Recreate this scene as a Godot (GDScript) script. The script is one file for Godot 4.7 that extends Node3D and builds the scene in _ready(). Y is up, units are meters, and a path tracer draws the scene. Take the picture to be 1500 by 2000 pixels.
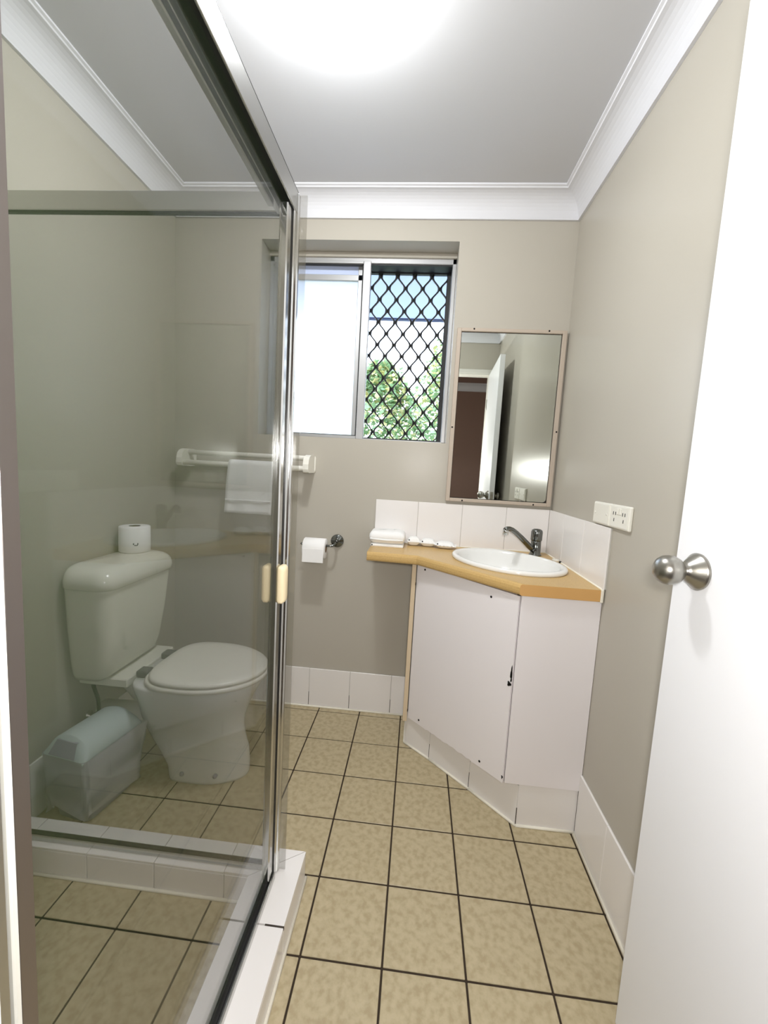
extends Node3D
# A small tiled bathroom: x right, y up, z towards the doorway. Back wall z = 0, right wall x = 0.502.

const W := 0.502
const L := -1.3065
const H := 2.4
const FZ := 1.76        # front wall (doorway)
const TP := 0.2041      # floor tile pitch
const TX := -0.5361
const TZ := 0.2450
const SX := L  # the rear panel and hob run to the left wall

var rng := RandomNumberGenerator.new()
var M := {}

# ------------------------------------------------------------------ helpers
func mat(called: String, c: Color, rough := 0.5, metal := 0.0, spec := 0.5) -> StandardMaterial3D:
	var m := StandardMaterial3D.new()
	m.resource_name = called
	m.albedo_color = c
	m.roughness = rough
	m.metallic = metal
	m.metallic_specular = spec
	M[called] = m
	return m

func noise_tex(freq: float, cols: Array, offs: Array, seed_ := 1, oct := 4, size := 512) -> NoiseTexture2D:
	var n := FastNoiseLite.new()
	n.seed = seed_
	n.frequency = freq
	n.fractal_octaves = oct
	n.noise_type = FastNoiseLite.TYPE_SIMPLEX_SMOOTH
	var g := Gradient.new()
	g.colors = PackedColorArray(cols)
	g.offsets = PackedFloat32Array(offs)
	var t := NoiseTexture2D.new()
	t.width = size
	t.height = size
	t.seamless = true
	t.noise = n
	t.color_ramp = g
	return t

func world_tex(m: StandardMaterial3D, t: Texture2D, scale: float) -> void:
	m.albedo_texture = t
	m.uv1_triplanar = true
	m.uv1_world_triplanar = true
	m.uv1_scale = Vector3.ONE * scale

func relief(m: StandardMaterial3D, t: Texture2D, cm: float) -> void:
	m.heightmap_enabled = true
	m.heightmap_texture = t
	m.heightmap_scale = cm

func mb(flat := true) -> SurfaceTool:
	var st := SurfaceTool.new()
	st.begin(Mesh.PRIMITIVE_TRIANGLES)
	st.set_smooth_group(-1 if flat else 0)
	return st

func tri(st: SurfaceTool, a: Vector3, b: Vector3, c: Vector3, out: Vector3) -> void:
	if (b - a).cross(c - a).dot(out) > 0.0:
		var k := b
		b = c
		c = k
	st.add_vertex(a)
	st.add_vertex(b)
	st.add_vertex(c)

func quad(st: SurfaceTool, a: Vector3, b: Vector3, c: Vector3, d: Vector3, out: Vector3) -> void:
	tri(st, a, b, c, out)
	tri(st, a, c, d, out)

func build(st: SurfaceTool, called: String, m: Material, parent: Node = self) -> MeshInstance3D:
	st.generate_normals()
	return put(st.commit(), called, m, parent)

func put(mesh: Mesh, called: String, m: Material, parent: Node = self) -> MeshInstance3D:
	var o := MeshInstance3D.new()
	o.mesh = mesh
	o.material_override = m
	name_in(o, called, parent)
	return o

func name_in(o: Node3D, called: String, parent: Node) -> void:
	var n := called
	var k := 1
	while parent.has_node(NodePath(n)):
		n = "%s_%03d" % [called, k]
		k += 1
	o.name = n
	parent.add_child(o, true)

func base(called: String, at := Vector3.ZERO, turn := 0.0) -> Node3D:
	var o := Node3D.new()
	name_in(o, called, self)
	o.position = at
	o.rotation.y = turn
	return o

func tag(o: Node, label: String, category: String, group := "") -> void:
	o.set_meta("label", label)
	o.set_meta("category", category)
	if group != "":
		o.set_meta("group", group)

func setting(o: Node, label: String, category := "") -> void:
	o.set_meta("kind", "structure")
	o.set_meta("label", label)
	if category != "":
		o.set_meta("category", category)

# chamfered box
func bx(st: SurfaceTool, lo: Vector3, hi: Vector3, b := 0.0) -> void:
	var c := (lo + hi) / 2.0
	var h := (hi - lo) / 2.0
	b = minf(b, minf(h.x, minf(h.y, h.z)) * 0.9)
	var v := func(s: Vector3, ax: int) -> Vector3:
		var p := Vector3(s.x * (h.x - b), s.y * (h.y - b), s.z * (h.z - b))
		p[ax] = s[ax] * h[ax]
		return c + p
	for ax in 3:
		var u := (ax + 1) % 3
		var w := (ax + 2) % 3
		for s in [-1.0, 1.0]:
			var q := []
			for k in [[-1, -1], [1, -1], [1, 1], [-1, 1]]:
				var t := Vector3.ZERO
				t[ax] = s
				t[u] = k[0]
				t[w] = k[1]
				q.append(v.call(t, ax))
			var n := Vector3.ZERO
			n[ax] = s
			quad(st, q[0], q[1], q[2], q[3], n)
		if b > 0.0:
			for su in [-1.0, 1.0]:
				for sw in [-1.0, 1.0]:
					var t0 := Vector3.ZERO
					t0[ax] = -1.0
					t0[u] = su
					t0[w] = sw
					var t1 := t0
					t1[ax] = 1.0
					var n2 := Vector3.ZERO
					n2[u] = su
					n2[w] = sw
					quad(st, v.call(t0, u), v.call(t1, u), v.call(t1, w), v.call(t0, w), n2)
	if b > 0.0:
		for sx in [-1.0, 1.0]:
			for sy in [-1.0, 1.0]:
				for sz in [-1.0, 1.0]:
					var s3 := Vector3(sx, sy, sz)
					tri(st, v.call(s3, 0), v.call(s3, 1), v.call(s3, 2), s3)

func box(called: String, lo: Vector3, hi: Vector3, m: Material, parent: Node = self, b := 0.0) -> MeshInstance3D:
	var st := mb()
	bx(st, lo, hi, b)
	return build(st, called, m, parent)

# rings of equal length joined into a skin; turned so that the first skin faces away from its middle
func loft(st: SurfaceTool, rings: Array, cap0 := true, cap1 := true, closed := true) -> void:
	var n: int = rings[0].size()
	var c := Vector3.ZERO
	for p in rings[0]:
		c += p / n
	var c1 := Vector3.ZERO
	for p in rings[1]:
		c1 += p / n
	# orientation from the whole first skin
	var vol := 0.0
	for i in n:
		var j := (i + 1) % n
		var a: Vector3 = rings[0][i]
		var b: Vector3 = rings[0][j]
		var d: Vector3 = rings[1][i]
		vol += (b - a).cross(d - a).dot((a + b + d) / 3.0 - (c + c1) / 2.0)
	var flip := vol > 0.0
	for k in rings.size() - 1:
		for i in (n if closed else n - 1):
			var j := (i + 1) % n
			var a: Vector3 = rings[k][i]
			var b: Vector3 = rings[k][j]
			var d: Vector3 = rings[k + 1][j]
			var e: Vector3 = rings[k + 1][i]
			var t := [a, d, b, a, e, d] if flip else [a, b, d, a, d, e]
			for p in t:
				st.add_vertex(p)
	for z in 2:
		if (z == 0 and not cap0) or (z == 1 and not cap1):
			continue
		var r: PackedVector3Array = rings[0] if z == 0 else rings[rings.size() - 1]
		var m := Vector3.ZERO
		for p in r:
			m += p / n
		for i in n:
			var j := (i + 1) % n
			var t := [m, r[i], r[j]] if flip == (z == 0) else [m, r[j], r[i]]
			if not flip and z == 0:
				t = [m, r[j], r[i]]
			if flip and z == 0:
				t = [m, r[i], r[j]]
			if not flip and z == 1:
				t = [m, r[i], r[j]]
			if flip and z == 1:
				t = [m, r[j], r[i]]
			for p in t:
				st.add_vertex(p)

func circle(n: int, r: float, y: float) -> PackedVector3Array:
	var a := PackedVector3Array()
	for i in n:
		var t := TAU * i / n
		a.append(Vector3(cos(t) * r, y, sin(t) * r))
	return a

# profile: [[r, y], ...] turned about an axis from `at` along `dir`
func lathe(st: SurfaceTool, prof: Array, at: Vector3, dir := Vector3.UP, n := 24) -> void:
	var q := Quaternion(Vector3.UP, dir.normalized()) if not dir.normalized().is_equal_approx(Vector3.DOWN) else Quaternion(Vector3.RIGHT, PI)
	var rings := []
	for p in prof:
		var c := circle(n, maxf(p[0], 0.0001), p[1])
		for i in n:
			c[i] = at + q * c[i]
		rings.append(c)
	loft(st, rings)

func tube(st: SurfaceTool, pts: Array, r: Variant, n := 10, cap := true) -> void:
	var rings := []
	var up := Vector3.UP
	var first: Vector3 = (pts[1] - pts[0]).normalized()
	if absf(first.dot(up)) > 0.9:
		up = Vector3.RIGHT
	for k in pts.size():
		var a: Vector3 = pts[maxi(k - 1, 0)]
		var b: Vector3 = pts[mini(k + 1, pts.size() - 1)]
		var d := (b - a).normalized()
		var s := d.cross(up).normalized()
		up = s.cross(d).normalized()
		var rr: float = r[k] if r is Array else r
		var ring := PackedVector3Array()
		for i in n:
			var t := TAU * i / n
			ring.append(pts[k] + (s * cos(t) + up * sin(t)) * rr)
		rings.append(ring)
	loft(st, rings, cap, cap)

# rounded rectangle ring in xz at height y
func rrect(x0: float, x1: float, z0: float, z1: float, r: float, y: float, n := 5) -> PackedVector3Array:
	var a := PackedVector3Array()
	for k in 4:
		var cx := (x1 - r) if k in [0, 3] else (x0 + r)
		var cz := (z1 - r) if k in [0, 1] else (z0 + r)
		for i in n + 1:
			var t := PI / 2.0 * (k + float(i) / n)
			a.append(Vector3(cx + cos(t) * r, y, cz + sin(t) * r))
	return a

# solid of one flat outline in xz between two heights
func slab(st: SurfaceTool, pts: PackedVector2Array, y0: float, y1: float) -> void:
	var idx := Geometry2D.triangulate_polygon(pts)
	for k in range(0, idx.size(), 3):
		var t := []
		for j in 3:
			t.append(pts[idx[k + j]])
		tri(st, Vector3(t[0].x, y1, t[0].y), Vector3(t[1].x, y1, t[1].y), Vector3(t[2].x, y1, t[2].y), Vector3.UP)
		tri(st, Vector3(t[0].x, y0, t[0].y), Vector3(t[1].x, y0, t[1].y), Vector3(t[2].x, y0, t[2].y), Vector3.DOWN)
	var area := 0.0
	for i in pts.size():
		area += pts[i].cross(pts[(i + 1) % pts.size()])
	for i in pts.size():
		var a := pts[i]
		var b := pts[(i + 1) % pts.size()]
		var n := Vector2(b.y - a.y, a.x - b.x) * signf(area)
		quad(st, Vector3(a.x, y0, a.y), Vector3(b.x, y0, b.y), Vector3(b.x, y1, b.y), Vector3(a.x, y1, a.y), Vector3(n.x, 0, n.y))

func inset(pts: PackedVector2Array, ds: Array) -> PackedVector2Array:
	var n := pts.size()
	var out := PackedVector2Array()
	var area := 0.0
	for i in n:
		area += pts[i].cross(pts[(i + 1) % n])
	for i in n:
		var a0 := pts[(i - 1 + n) % n]
		var a1 := pts[i]
		var b1 := pts[(i + 1) % n]
		var d0 := (a1 - a0).normalized()
		var d1 := (b1 - a1).normalized()
		var n0 := Vector2(-d0.y, d0.x) * signf(area)
		var n1 := Vector2(-d1.y, d1.x) * signf(area)
		var p: Variant = Geometry2D.line_intersects_line(a1 + n0 * ds[(i - 1 + n) % n], d0, a1 + n1 * ds[i], d1)
		out.append(p if p != null else a1 + n1 * ds[i])
	return out

# ------------------------------------------------------------------ the scene
func _ready() -> void:
	rng.seed = 7
	camera_and_light()
	materials()
	room()
	outside()
	hallway()
	window()
	doors()
	shower()
	vanity()
	mirror_and_outlets()
	toilet()
	bath_things()
	lamp()

func camera_and_light() -> void:
	var cam := Camera3D.new()
	cam.name = "camera"
	cam.fov = 102.05
	cam.near = 0.02
	cam.transform = Transform3D(Basis(Vector3(0.99499, 0.05540, -0.08319), Vector3(-0.06369, 0.99290, -0.10048), Vector3(0.07703, 0.10527, 0.99146)), Vector3(-0.1157, 1.2128, 1.9518))
	add_child(cam)
	cam.current = true
	var env := Environment.new()
	env.tonemap_mode = Environment.TONE_MAPPER_LINEAR
	env.tonemap_exposure = 1.04
	env.background_mode = Environment.BG_SKY
	var sm := ProceduralSkyMaterial.new()
	sm.sky_top_color = Color(0.80, 0.88, 1.0)
	sm.sky_horizon_color = Color(0.98, 0.99, 1.0)
	sm.ground_bottom_color = Color(0.42, 0.42, 0.38)
	sm.ground_horizon_color = Color(0.7, 0.7, 0.68)
	sm.sky_energy_multiplier = 2.2
	sm.ground_energy_multiplier = 1.0
	var sky := Sky.new()
	sky.sky_material = sm
	env.sky = sky
	env.sdfgi_enabled = true
	env.ssao_enabled = true
	env.ssil_enabled = true
	var we := WorldEnvironment.new()
	we.name = "surroundings"
	we.environment = env
	add_child(we)
	# the flash of the camera, just above its lens
	var fl := OmniLight3D.new()
	fl.name = "camera_flash"
	fl.position = Vector3(-0.10, 1.275, 1.985)
	fl.light_color = Color(1.0, 0.995, 0.985)
	fl.light_energy = 0.95
	fl.light_size = 0.035
	fl.omni_range = 12.0
	fl.omni_attenuation = 2.0
	fl.shadow_enabled = true
	add_child(fl)

func materials() -> void:
	mat("wall_paint", Color(0.725, 0.703, 0.658), 0.27, 0.0, 0.26)
	mat("ceiling_paint", Color(0.80, 0.80, 0.81), 0.8, 0.0, 0.3)
	mat("cornice_paint", Color(0.86, 0.86, 0.875), 0.6)
	var ft := mat("floor_tile", Color(1, 1, 1), 0.38, 0.0, 0.45)
	world_tex(ft, noise_tex(0.02, [Color(0.675, 0.615, 0.49), Color(0.715, 0.66, 0.535), Color(0.745, 0.69, 0.565)], [0.2, 0.5, 0.8], 11, 5), 3.6)
	mat("floor_grout", Color(0.20, 0.155, 0.105), 0.9)
	mat("white_tile", Color(0.93, 0.915, 0.905), 0.22, 0.0, 0.5)
	mat("white_grout", Color(0.80, 0.79, 0.76), 0.8)
	mat("sealant", Color(0.93, 0.91, 0.85), 0.45)
	mat("dark_joint", Color(0.25, 0.22, 0.19), 0.9)
	mat("chrome", Color(0.80, 0.80, 0.79), 0.13, 1.0)
	mat("satin_steel", Color(0.66, 0.65, 0.62), 0.3, 1.0)
	mat("bright_aluminium", Color(0.78, 0.78, 0.77), 0.27, 1.0)
	mat("window_aluminium", Color(0.72, 0.72, 0.72), 0.42, 0.55)
	mat("satin_stile", Color(0.60, 0.57, 0.56), 0.34, 1.0)
	mat("tap_chrome", Color(0.48, 0.49, 0.48), 0.14, 1.0)
	mat("black_rubber", Color(0.055, 0.05, 0.045), 0.6)
	mat("black_paint", Color(0.045, 0.045, 0.05), 0.5)
	var g := mat("shower_glass", Color(0.18, 0.245, 0.135, 0.165), 0.02, 0.0, 0.31)
	g.transparency = BaseMaterial3D.TRANSPARENCY_ALPHA
	var s := mat("seal_vinyl", Color(0.45, 0.43, 0.36, 0.2), 0.1)
	s.transparency = BaseMaterial3D.TRANSPARENCY_ALPHA
	var fg := mat("frosted_glass", Color(0.97, 0.985, 1.0, 0.06), 0.6)
	fg.refraction_enabled = true
	fg.refraction_scale = 0.05
	mat("cabinet_white", Color(0.94, 0.92, 0.925), 0.35, 0.0, 0.4)
	mat("raw_edge", Color(0.84, 0.76, 0.64), 0.7)
	var lam := mat("beech_laminate", Color(1, 1, 1), 0.32, 0.0, 0.45)
	world_tex(lam, noise_tex(0.05, [Color(0.74, 0.60, 0.37), Color(0.81, 0.68, 0.45), Color(0.77, 0.635, 0.405)], [0.2, 0.55, 0.85], 21, 3), 6.0)
	mat("edge_band", Color(0.83, 0.645, 0.40), 0.4)
	mat("porcelain", Color(0.92, 0.92, 0.91), 0.12, 0.0, 0.5)
	mat("old_porcelain", Color(0.90, 0.895, 0.85), 0.16, 0.0, 0.5)
	mat("white_plastic", Color(0.92, 0.91, 0.87), 0.3)
	mat("cream_plastic", Color(0.96, 0.89, 0.74), 0.4)
	mat("mirror_silver", Color(0.86, 0.875, 0.85), 0.015, 1.0)
	mat("mirror_frame_wood", Color(0.73, 0.675, 0.615), 0.5)
	mat("screw_dark", Color(0.05, 0.04, 0.035), 0.5, 0.5)
	mat("door_white", Color(0.93, 0.93, 0.94), 0.35, 0.0, 0.4)
	mat("trim_white", Color(0.86, 0.85, 0.82), 0.4)
	var tw := mat("terry", Color(0.97, 0.97, 0.965), 0.95, 0.0, 0.2)
	relief(tw, noise_tex(0.25, [Color.BLACK, Color.WHITE], [0.2, 0.8], 5, 2, 256), 0.1)
	tw.uv1_triplanar = true
	tw.uv1_world_triplanar = true
	tw.uv1_scale = Vector3.ONE * 8.0
	mat("tissue", Color(0.96, 0.955, 0.95), 0.95, 0.0, 0.2)
	mat("cardboard", Color(0.55, 0.45, 0.34), 0.9)
	mat("paper", Color(0.95, 0.95, 0.945), 0.6)
	mat("ink", Color(0.10, 0.10, 0.10), 0.7)
	mat("bin_plastic", Color(0.78, 0.83, 0.83), 0.35)
	mat("hinge_grey", Color(0.42, 0.42, 0.40), 0.5)
	mat("bin_grey", Color(0.62, 0.62, 0.66), 0.4)
	var bg := mat("bag_film", Color(0.88, 0.88, 0.89, 0.55), 0.42)
	bg.transparency = BaseMaterial3D.TRANSPARENCY_ALPHA
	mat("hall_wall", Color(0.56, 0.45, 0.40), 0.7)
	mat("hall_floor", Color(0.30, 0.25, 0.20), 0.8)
	mat("soffit_paint", Color(0.79, 0.84, 0.96), 0.7)
	mat("gutter_paint", Color(0.33, 0.36, 0.46), 0.9)
	var lw := mat("paving", Color(1, 1, 1), 0.95)
	world_tex(lw, noise_tex(0.04, [Color(0.76, 0.76, 0.73), Color(0.86, 0.85, 0.83)], [0.2, 0.8], 9), 0.5)
	var lf := mat("leaf", Color(1, 1, 1), 0.5)
	lf.vertex_color_use_as_albedo = true
	lf.backlight_enabled = true
	lf.backlight = Color(0.7, 0.7, 0.7)
	mat("bark", Color(0.24, 0.18, 0.13), 0.9)
	var dome := mat("lamp_glass", Color(0.95, 0.95, 0.95), 0.3)
	dome.emission_enabled = true
	dome.emission = Color(0.985, 0.995, 1.0)
	dome.emission_energy_multiplier = 2.2

# ------------------------------------------------------------------ room shell
func tile_piece(parent: Node, called: String, lo: Vector3, hi: Vector3, m: Material) -> void:
	box(called, lo, hi, m, parent, 0.0012)

func room() -> void:
	# floor: a grout bed with the tiles proud of it
	var fl := box("floor", Vector3(L - 0.1, -0.15, -0.23), Vector3(W + 0.1, -0.0025, FZ + 0.1), M.floor_grout)
	setting(fl, "beige ceramic floor tiles laid with dark brown grout", "floor")
	var gj := 0.0026
	for i in range(-4, 6):
		for j in range(-2, 8):
			var x0 := maxf(TX + TP * i, L) + gj
			var x1 := minf(TX + TP * (i + 1), W) - gj
			var z0 := maxf(TZ + TP * j, 0.0) + gj
			var z1 := minf(TZ + TP * (j + 1), FZ) - gj
			if z1 - z0 < 0.01 or x1 - x0 < 0.006:
				continue
			if z0 > 0.85 and x1 < -0.37:
				continue
			if z0 > 0.85 and x0 < -0.42:
				x0 = -0.37
			if z1 > 0.86 and x1 < -0.365 and z0 < 0.86:
				z1 = 0.862
			if x0 > 0.28 and z1 < 0.46:
				continue
			tile_piece(fl, "tile", Vector3(x0, -0.012, z0), Vector3(x1, 0.0, z1), M.floor_tile)
	# shower floor, its tiles set a little across from the others
	for i in range(0, 5):
		for j in range(3, 8):
			var x1 := -0.509 - TP * i + 0.102
			var x0 := x1 - TP
			x1 = minf(x1, -0.509) - gj
			x0 = maxf(x0, SX) + gj
			var z0 := maxf(TZ + TP * j, 0.958) + gj
			var z1 := minf(TZ + TP * (j + 1), FZ) - gj
			if z1 - z0 < 0.01 or x1 - x0 < 0.006:
				continue
			tile_piece(fl, "tile", Vector3(x0, -0.012, z0), Vector3(x1, 0.0, z1), M.floor_tile)
	var drain := mb(false)
	lathe(drain, [[0.04, 0.0], [0.04, 0.003], [0.03, 0.005], [0.0, 0.005]], Vector3(-0.86, 0.0, 1.4))
	build(drain, "floor_drain", M.satin_steel, fl)

	var ce := box("ceiling", Vector3(L - 0.1, H, -0.23), Vector3(W + 0.1, H + 0.12, FZ + 0.1), M.ceiling_paint)
	setting(ce, "white painted flat ceiling", "ceiling")

	# back wall with the window opening
	var st := mb()
	var y0 := 1.342
	var y1 := 2.22
	bx(st, Vector3(L - 0.1, -0.1, -0.23), Vector3(-0.893, H + 0.05, 0.0))
	bx(st, Vector3(0.0, -0.1, -0.23), Vector3(W + 0.1, H + 0.05, 0.0))
	bx(st, Vector3(-0.893, -0.1, -0.23), Vector3(0.0, y0, 0.0))
	bx(st, Vector3(-0.893, y1, -0.23), Vector3(0.0, H + 0.05, 0.0))
	var wb := build(st, "wall_back", M.wall_paint)
	setting(wb, "taupe painted back wall around the window", "wall")
	# splashback tiles belong to the walls they are stuck on
	box("tile_bed", Vector3(-0.3065, 0.866, 0.0), Vector3(W, 1.063, 0.005), M.white_grout, wb)
	var sx := [-0.3075, -0.1065, 0.0985, 0.3005, 0.494]
	for k in 4:
		tile_piece(wb, "tile", Vector3(sx[k] + 0.0008, 0.865, 0.004), Vector3(sx[k + 1] - 0.0008, 1.0645, 0.0085), M.white_tile)
	var wr := box("wall_right", Vector3(W, -0.1, -0.23), Vector3(W + 0.1, H + 0.05, FZ + 0.1), M.wall_paint)
	setting(wr, "taupe satin painted wall right of the vanity", "wall")
	box("tile_bed", Vector3(W - 0.005, 0.866, 0.0), Vector3(W, 1.063, 0.608), M.white_grout, wr)
	var sz := [0.009, 0.206, 0.409, 0.611]
	for k in 3:
		tile_piece(wr, "tile", Vector3(W - 0.0085, 0.865, sz[k] + 0.0006), Vector3(W - 0.004, 1.0645, sz[k + 1] - 0.0006), M.white_tile)
	var wl := box("wall_left", Vector3(L - 0.1, -0.1, -0.23), Vector3(L, H + 0.05, FZ + 0.1), M.wall_paint)
	setting(wl, "taupe painted wall behind the toilet", "wall")
	st = mb()
	bx(st, Vector3(L - 0.1, -0.1, FZ), Vector3(-0.36, H + 0.05, FZ + 0.09))
	bx(st, Vector3(0.445, -0.1, FZ), Vector3(W + 0.1, H + 0.05, FZ + 0.09))
	bx(st, Vector3(-0.36, 2.06, FZ), Vector3(0.445, H + 0.05, FZ + 0.09))
	var wf := build(st, "wall_front", M.wall_paint)
	setting(wf, "taupe painted wall with the doorway, seen in the mirror", "wall")

	# cove cornices
	cornice("trim_1", Vector3(L, H, 0.0), Vector3(W, H, 0.0), Vector3(0, 0, 1), "white cove cornice along the back wall")
	cornice("trim_2", Vector3(W, H, 0.0), Vector3(W, H, FZ), Vector3(-1, 0, 0), "white cove cornice along the right wall")
	cornice("trim_3", Vector3(L, H, 0.0), Vector3(L, H, FZ), Vector3(1, 0, 0), "white cove cornice along the left wall above the toilet")
	cornice("trim_4", Vector3(L, H, FZ), Vector3(W, H, FZ), Vector3(0, 0, -1), "white cove cornice above the doorway")

	# one row of white wall tiles as skirting
	var bb := box("baseboard_back", Vector3(L, 0.0, 0.0), Vector3(-0.10, 0.197, 0.004), M.white_grout)
	setting(bb, "white tile skirting below the window wall", "skirting")
	for k in range(-1, 7):
		var x1 := minf(-0.1845 - 0.2055 * k + 0.0, -0.101)
		var x0 := maxf(-0.1845 - 0.2055 * (k + 1), L + 0.008)
		if x1 - x0 < 0.01:
			continue
		tile_piece(bb, "tile", Vector3(x0 + 0.0009, 0.006, 0.002), Vector3(x1 - 0.0009, 0.199, 0.008), M.white_tile)
		if k >= 0 and k < 4:
			box("stained_joint", Vector3(x1 - 0.0012, 0.008, 0.002), Vector3(x1 + 0.0012, 0.075, 0.0075), M.dark_joint, bb)
	var br := box("baseboard_right", Vector3(W - 0.004, 0.0, 0.595), Vector3(W, 0.217, FZ), M.white_grout)
	setting(br, "white tile skirting along the right wall", "skirting")
	for k in 6:
		tile_piece(br, "tile", Vector3(W - 0.008, 0.006, 0.597 + 0.2 * k), Vector3(W - 0.002, 0.219, minf(0.7955 + 0.2 * k, FZ)), M.white_tile)
	var bl := box("baseboard_left", Vector3(L, 0.0, 0.008), Vector3(L + 0.004, 0.197, 0.86), M.white_grout)
	setting(bl, "white tile skirting behind the toilet", "skirting")
	for k in 5:
		tile_piece(bl, "tile", Vector3(L + 0.002, 0.006, 0.009 + 0.2 * k), Vector3(L + 0.008, 0.199, minf(0.2075 + 0.2 * k, 0.86)), M.white_tile)
	# bead of sealant where skirting and floor meet
	st = mb(false)
	tube(st, [Vector3(L, 0.002, 0.010), Vector3(-0.105, 0.002, 0.010)], 0.0052, 6)
	setting(build(st, "trim_5", M.sealant), "cream sealant bead under the back skirting", "sealant")
	st = mb(false)
	tube(st, [Vector3(W - 0.010, 0.002, 0.60), Vector3(W - 0.010, 0.002, FZ)], 0.0055, 6)
	setting(build(st, "trim_6", M.sealant), "cream sealant bead under the right skirting", "sealant")

func cornice(called: String, a: Vector3, b: Vector3, inw: Vector3, label: String) -> void:
	# profile: [out from the wall, down from the ceiling]
	var prof := [[0.0, 0.0], [0.095, 0.0], [0.095, 0.006], [0.0875, 0.0085], [0.085, 0.0125]]
	for i in range(1, 9):
		var t := PI / 2.0 * i / 9.0
		prof.append([0.086 - 0.074 * sin(t), 0.0125 + 0.074 * (1.0 - cos(t))])
	prof.append([0.0105, 0.0875])
	prof.append([0.0105, 0.0935])
	prof.append([0.0, 0.0935])
	var st := mb()
	var n := prof.size()
	for i in n:
		var p: Array = prof[i]
		var q: Array = prof[(i + 1) % n]
		var p0: Vector3 = a + inw * p[0] + Vector3.DOWN * p[1]
		var p1: Vector3 = b + inw * p[0] + Vector3.DOWN * p[1]
		var q0: Vector3 = a + inw * q[0] + Vector3.DOWN * q[1]
		var q1: Vector3 = b + inw * q[0] + Vector3.DOWN * q[1]
		quad(st, p0, p1, q1, q0, inw * (q[1] - p[1]) + Vector3.DOWN * (p[0] - q[0]))
	setting(build(st, called, M.cornice_paint), label, "cornice")

# ------------------------------------------------------------------ outside the window
func leaf_mesh() -> ArrayMesh:
	var st := mb(false)
	var p := [Vector3(0, 0, 0), Vector3(0.35, 0.06, 0.4), Vector3(0, -0.03, 0.5), Vector3(-0.35, 0.06, 0.4), Vector3(0, -0.1, 1.0)]
	tri(st, p[0], p[1], p[2], Vector3.UP)
	tri(st, p[0], p[2], p[3], Vector3.UP)
	tri(st, p[1], p[4], p[2], Vector3.UP)
	tri(st, p[2], p[4], p[3], Vector3.UP)
	st.generate_normals()
	return st.commit()

func shrub(at: Vector3, h: float, wide: float, n: int, yellow: float, label: String) -> void:
	var t := base("shrub", at)
	tag(t, label, "shrub")
	var stems := mb(false)
	for k in 7:
		var a := rng.randf_range(0, TAU)
		var top := Vector3(cos(a) * wide * 0.6, h * rng.randf_range(0.7, 0.95), sin(a) * wide * 0.45)
		tube(stems, [Vector3(cos(a) * 0.05, 0.0, sin(a) * 0.05), top * Vector3(0.35, 0.45, 0.35), top], [0.022, 0.014, 0.004], 6)
	build(stems, "stem", M.bark, t)
	var mm := MultiMesh.new()
	mm.transform_format = MultiMesh.TRANSFORM_3D
	mm.use_colors = true
	mm.mesh = leaf_mesh()
	mm.instance_count = n
	for k in n:
		var u := rng.randf()
		var y := h * (1.0 - pow(u, 1.6) * 0.93)
		var f := sqrt(clampf(1.0 - pow(y / h, 3.0), 0.03, 1.0))
		var a := rng.randf_range(0, TAU)
		var r := wide * f * sqrt(rng.randf_range(0.2, 1.0)) * (0.8 + 0.2 * sin(a * 5.0 + y * 6.0))
		var p := Vector3(cos(a) * r, y + rng.randf_range(-0.08, 0.12), sin(a) * r * 0.7)
		var s := rng.randf_range(0.05, 0.10)
		var b := Basis.from_euler(Vector3(rng.randf_range(-1.2, 0.6), rng.randf_range(0, TAU), rng.randf_range(-0.7, 0.7))).scaled(Vector3.ONE * s)
		mm.set_instance_transform(k, Transform3D(b, p))
		var g := rng.randf_range(0.0, 1.0)
		var c := Color(0.16, 0.30, 0.12).lerp(Color(0.46, 0.62, 0.36), g)
		if rng.randf() < yellow * (y / h):
			c = Color(0.70, 0.66, 0.28).lerp(Color(0.85, 0.76, 0.42), g)
		mm.set_instance_color(k, c)
	var o := MultiMeshInstance3D.new()
	o.multimesh = mm
	o.material_override = M.leaf
	o.name = "foliage"
	o.set_meta("kind", "stuff")
	t.add_child(o, true)

func outside() -> void:
	var gr := box("ground", Vector3(-7, -0.35, -9), Vector3(6, -0.2, -0.25), M.paving)
	setting(gr, "pale concrete ground outside the window", "ground")
	var st := mb()
	bx(st, Vector3(-3.2, 2.305, -1.20), Vector3(2.6, 2.335, -0.22))
	var ev := build(st, "ceiling_eave", M.soffit_paint)
	setting(ev, "pale blue painted soffit of the eave outside the window", "eave")
	box("gutter", Vector3(-3.2, 2.296, -1.235), Vector3(2.6, 2.44, -1.195), M.gutter_paint, ev)
	box("quad_strip", Vector3(-3.2, 2.285, -0.255), Vector3(2.6, 2.306, -0.231), M.soffit_paint, ev)
	shrub(Vector3(-0.62, -0.2, -3.0), 2.5, 0.85, 6500, 0.4, "dense leafy green shrub outside the window, lower left of the grille")
	shrub(Vector3(0.32, -0.2, -3.4), 3.1, 0.85, 6000, 0.6, "taller shrub with yellowing leaves behind the right side of the grille")
	shrub(Vector3(-1.9, -0.2, -3.8), 2.6, 0.85, 2500, 0.4, "shrub outside behind the frosted window pane")

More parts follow.
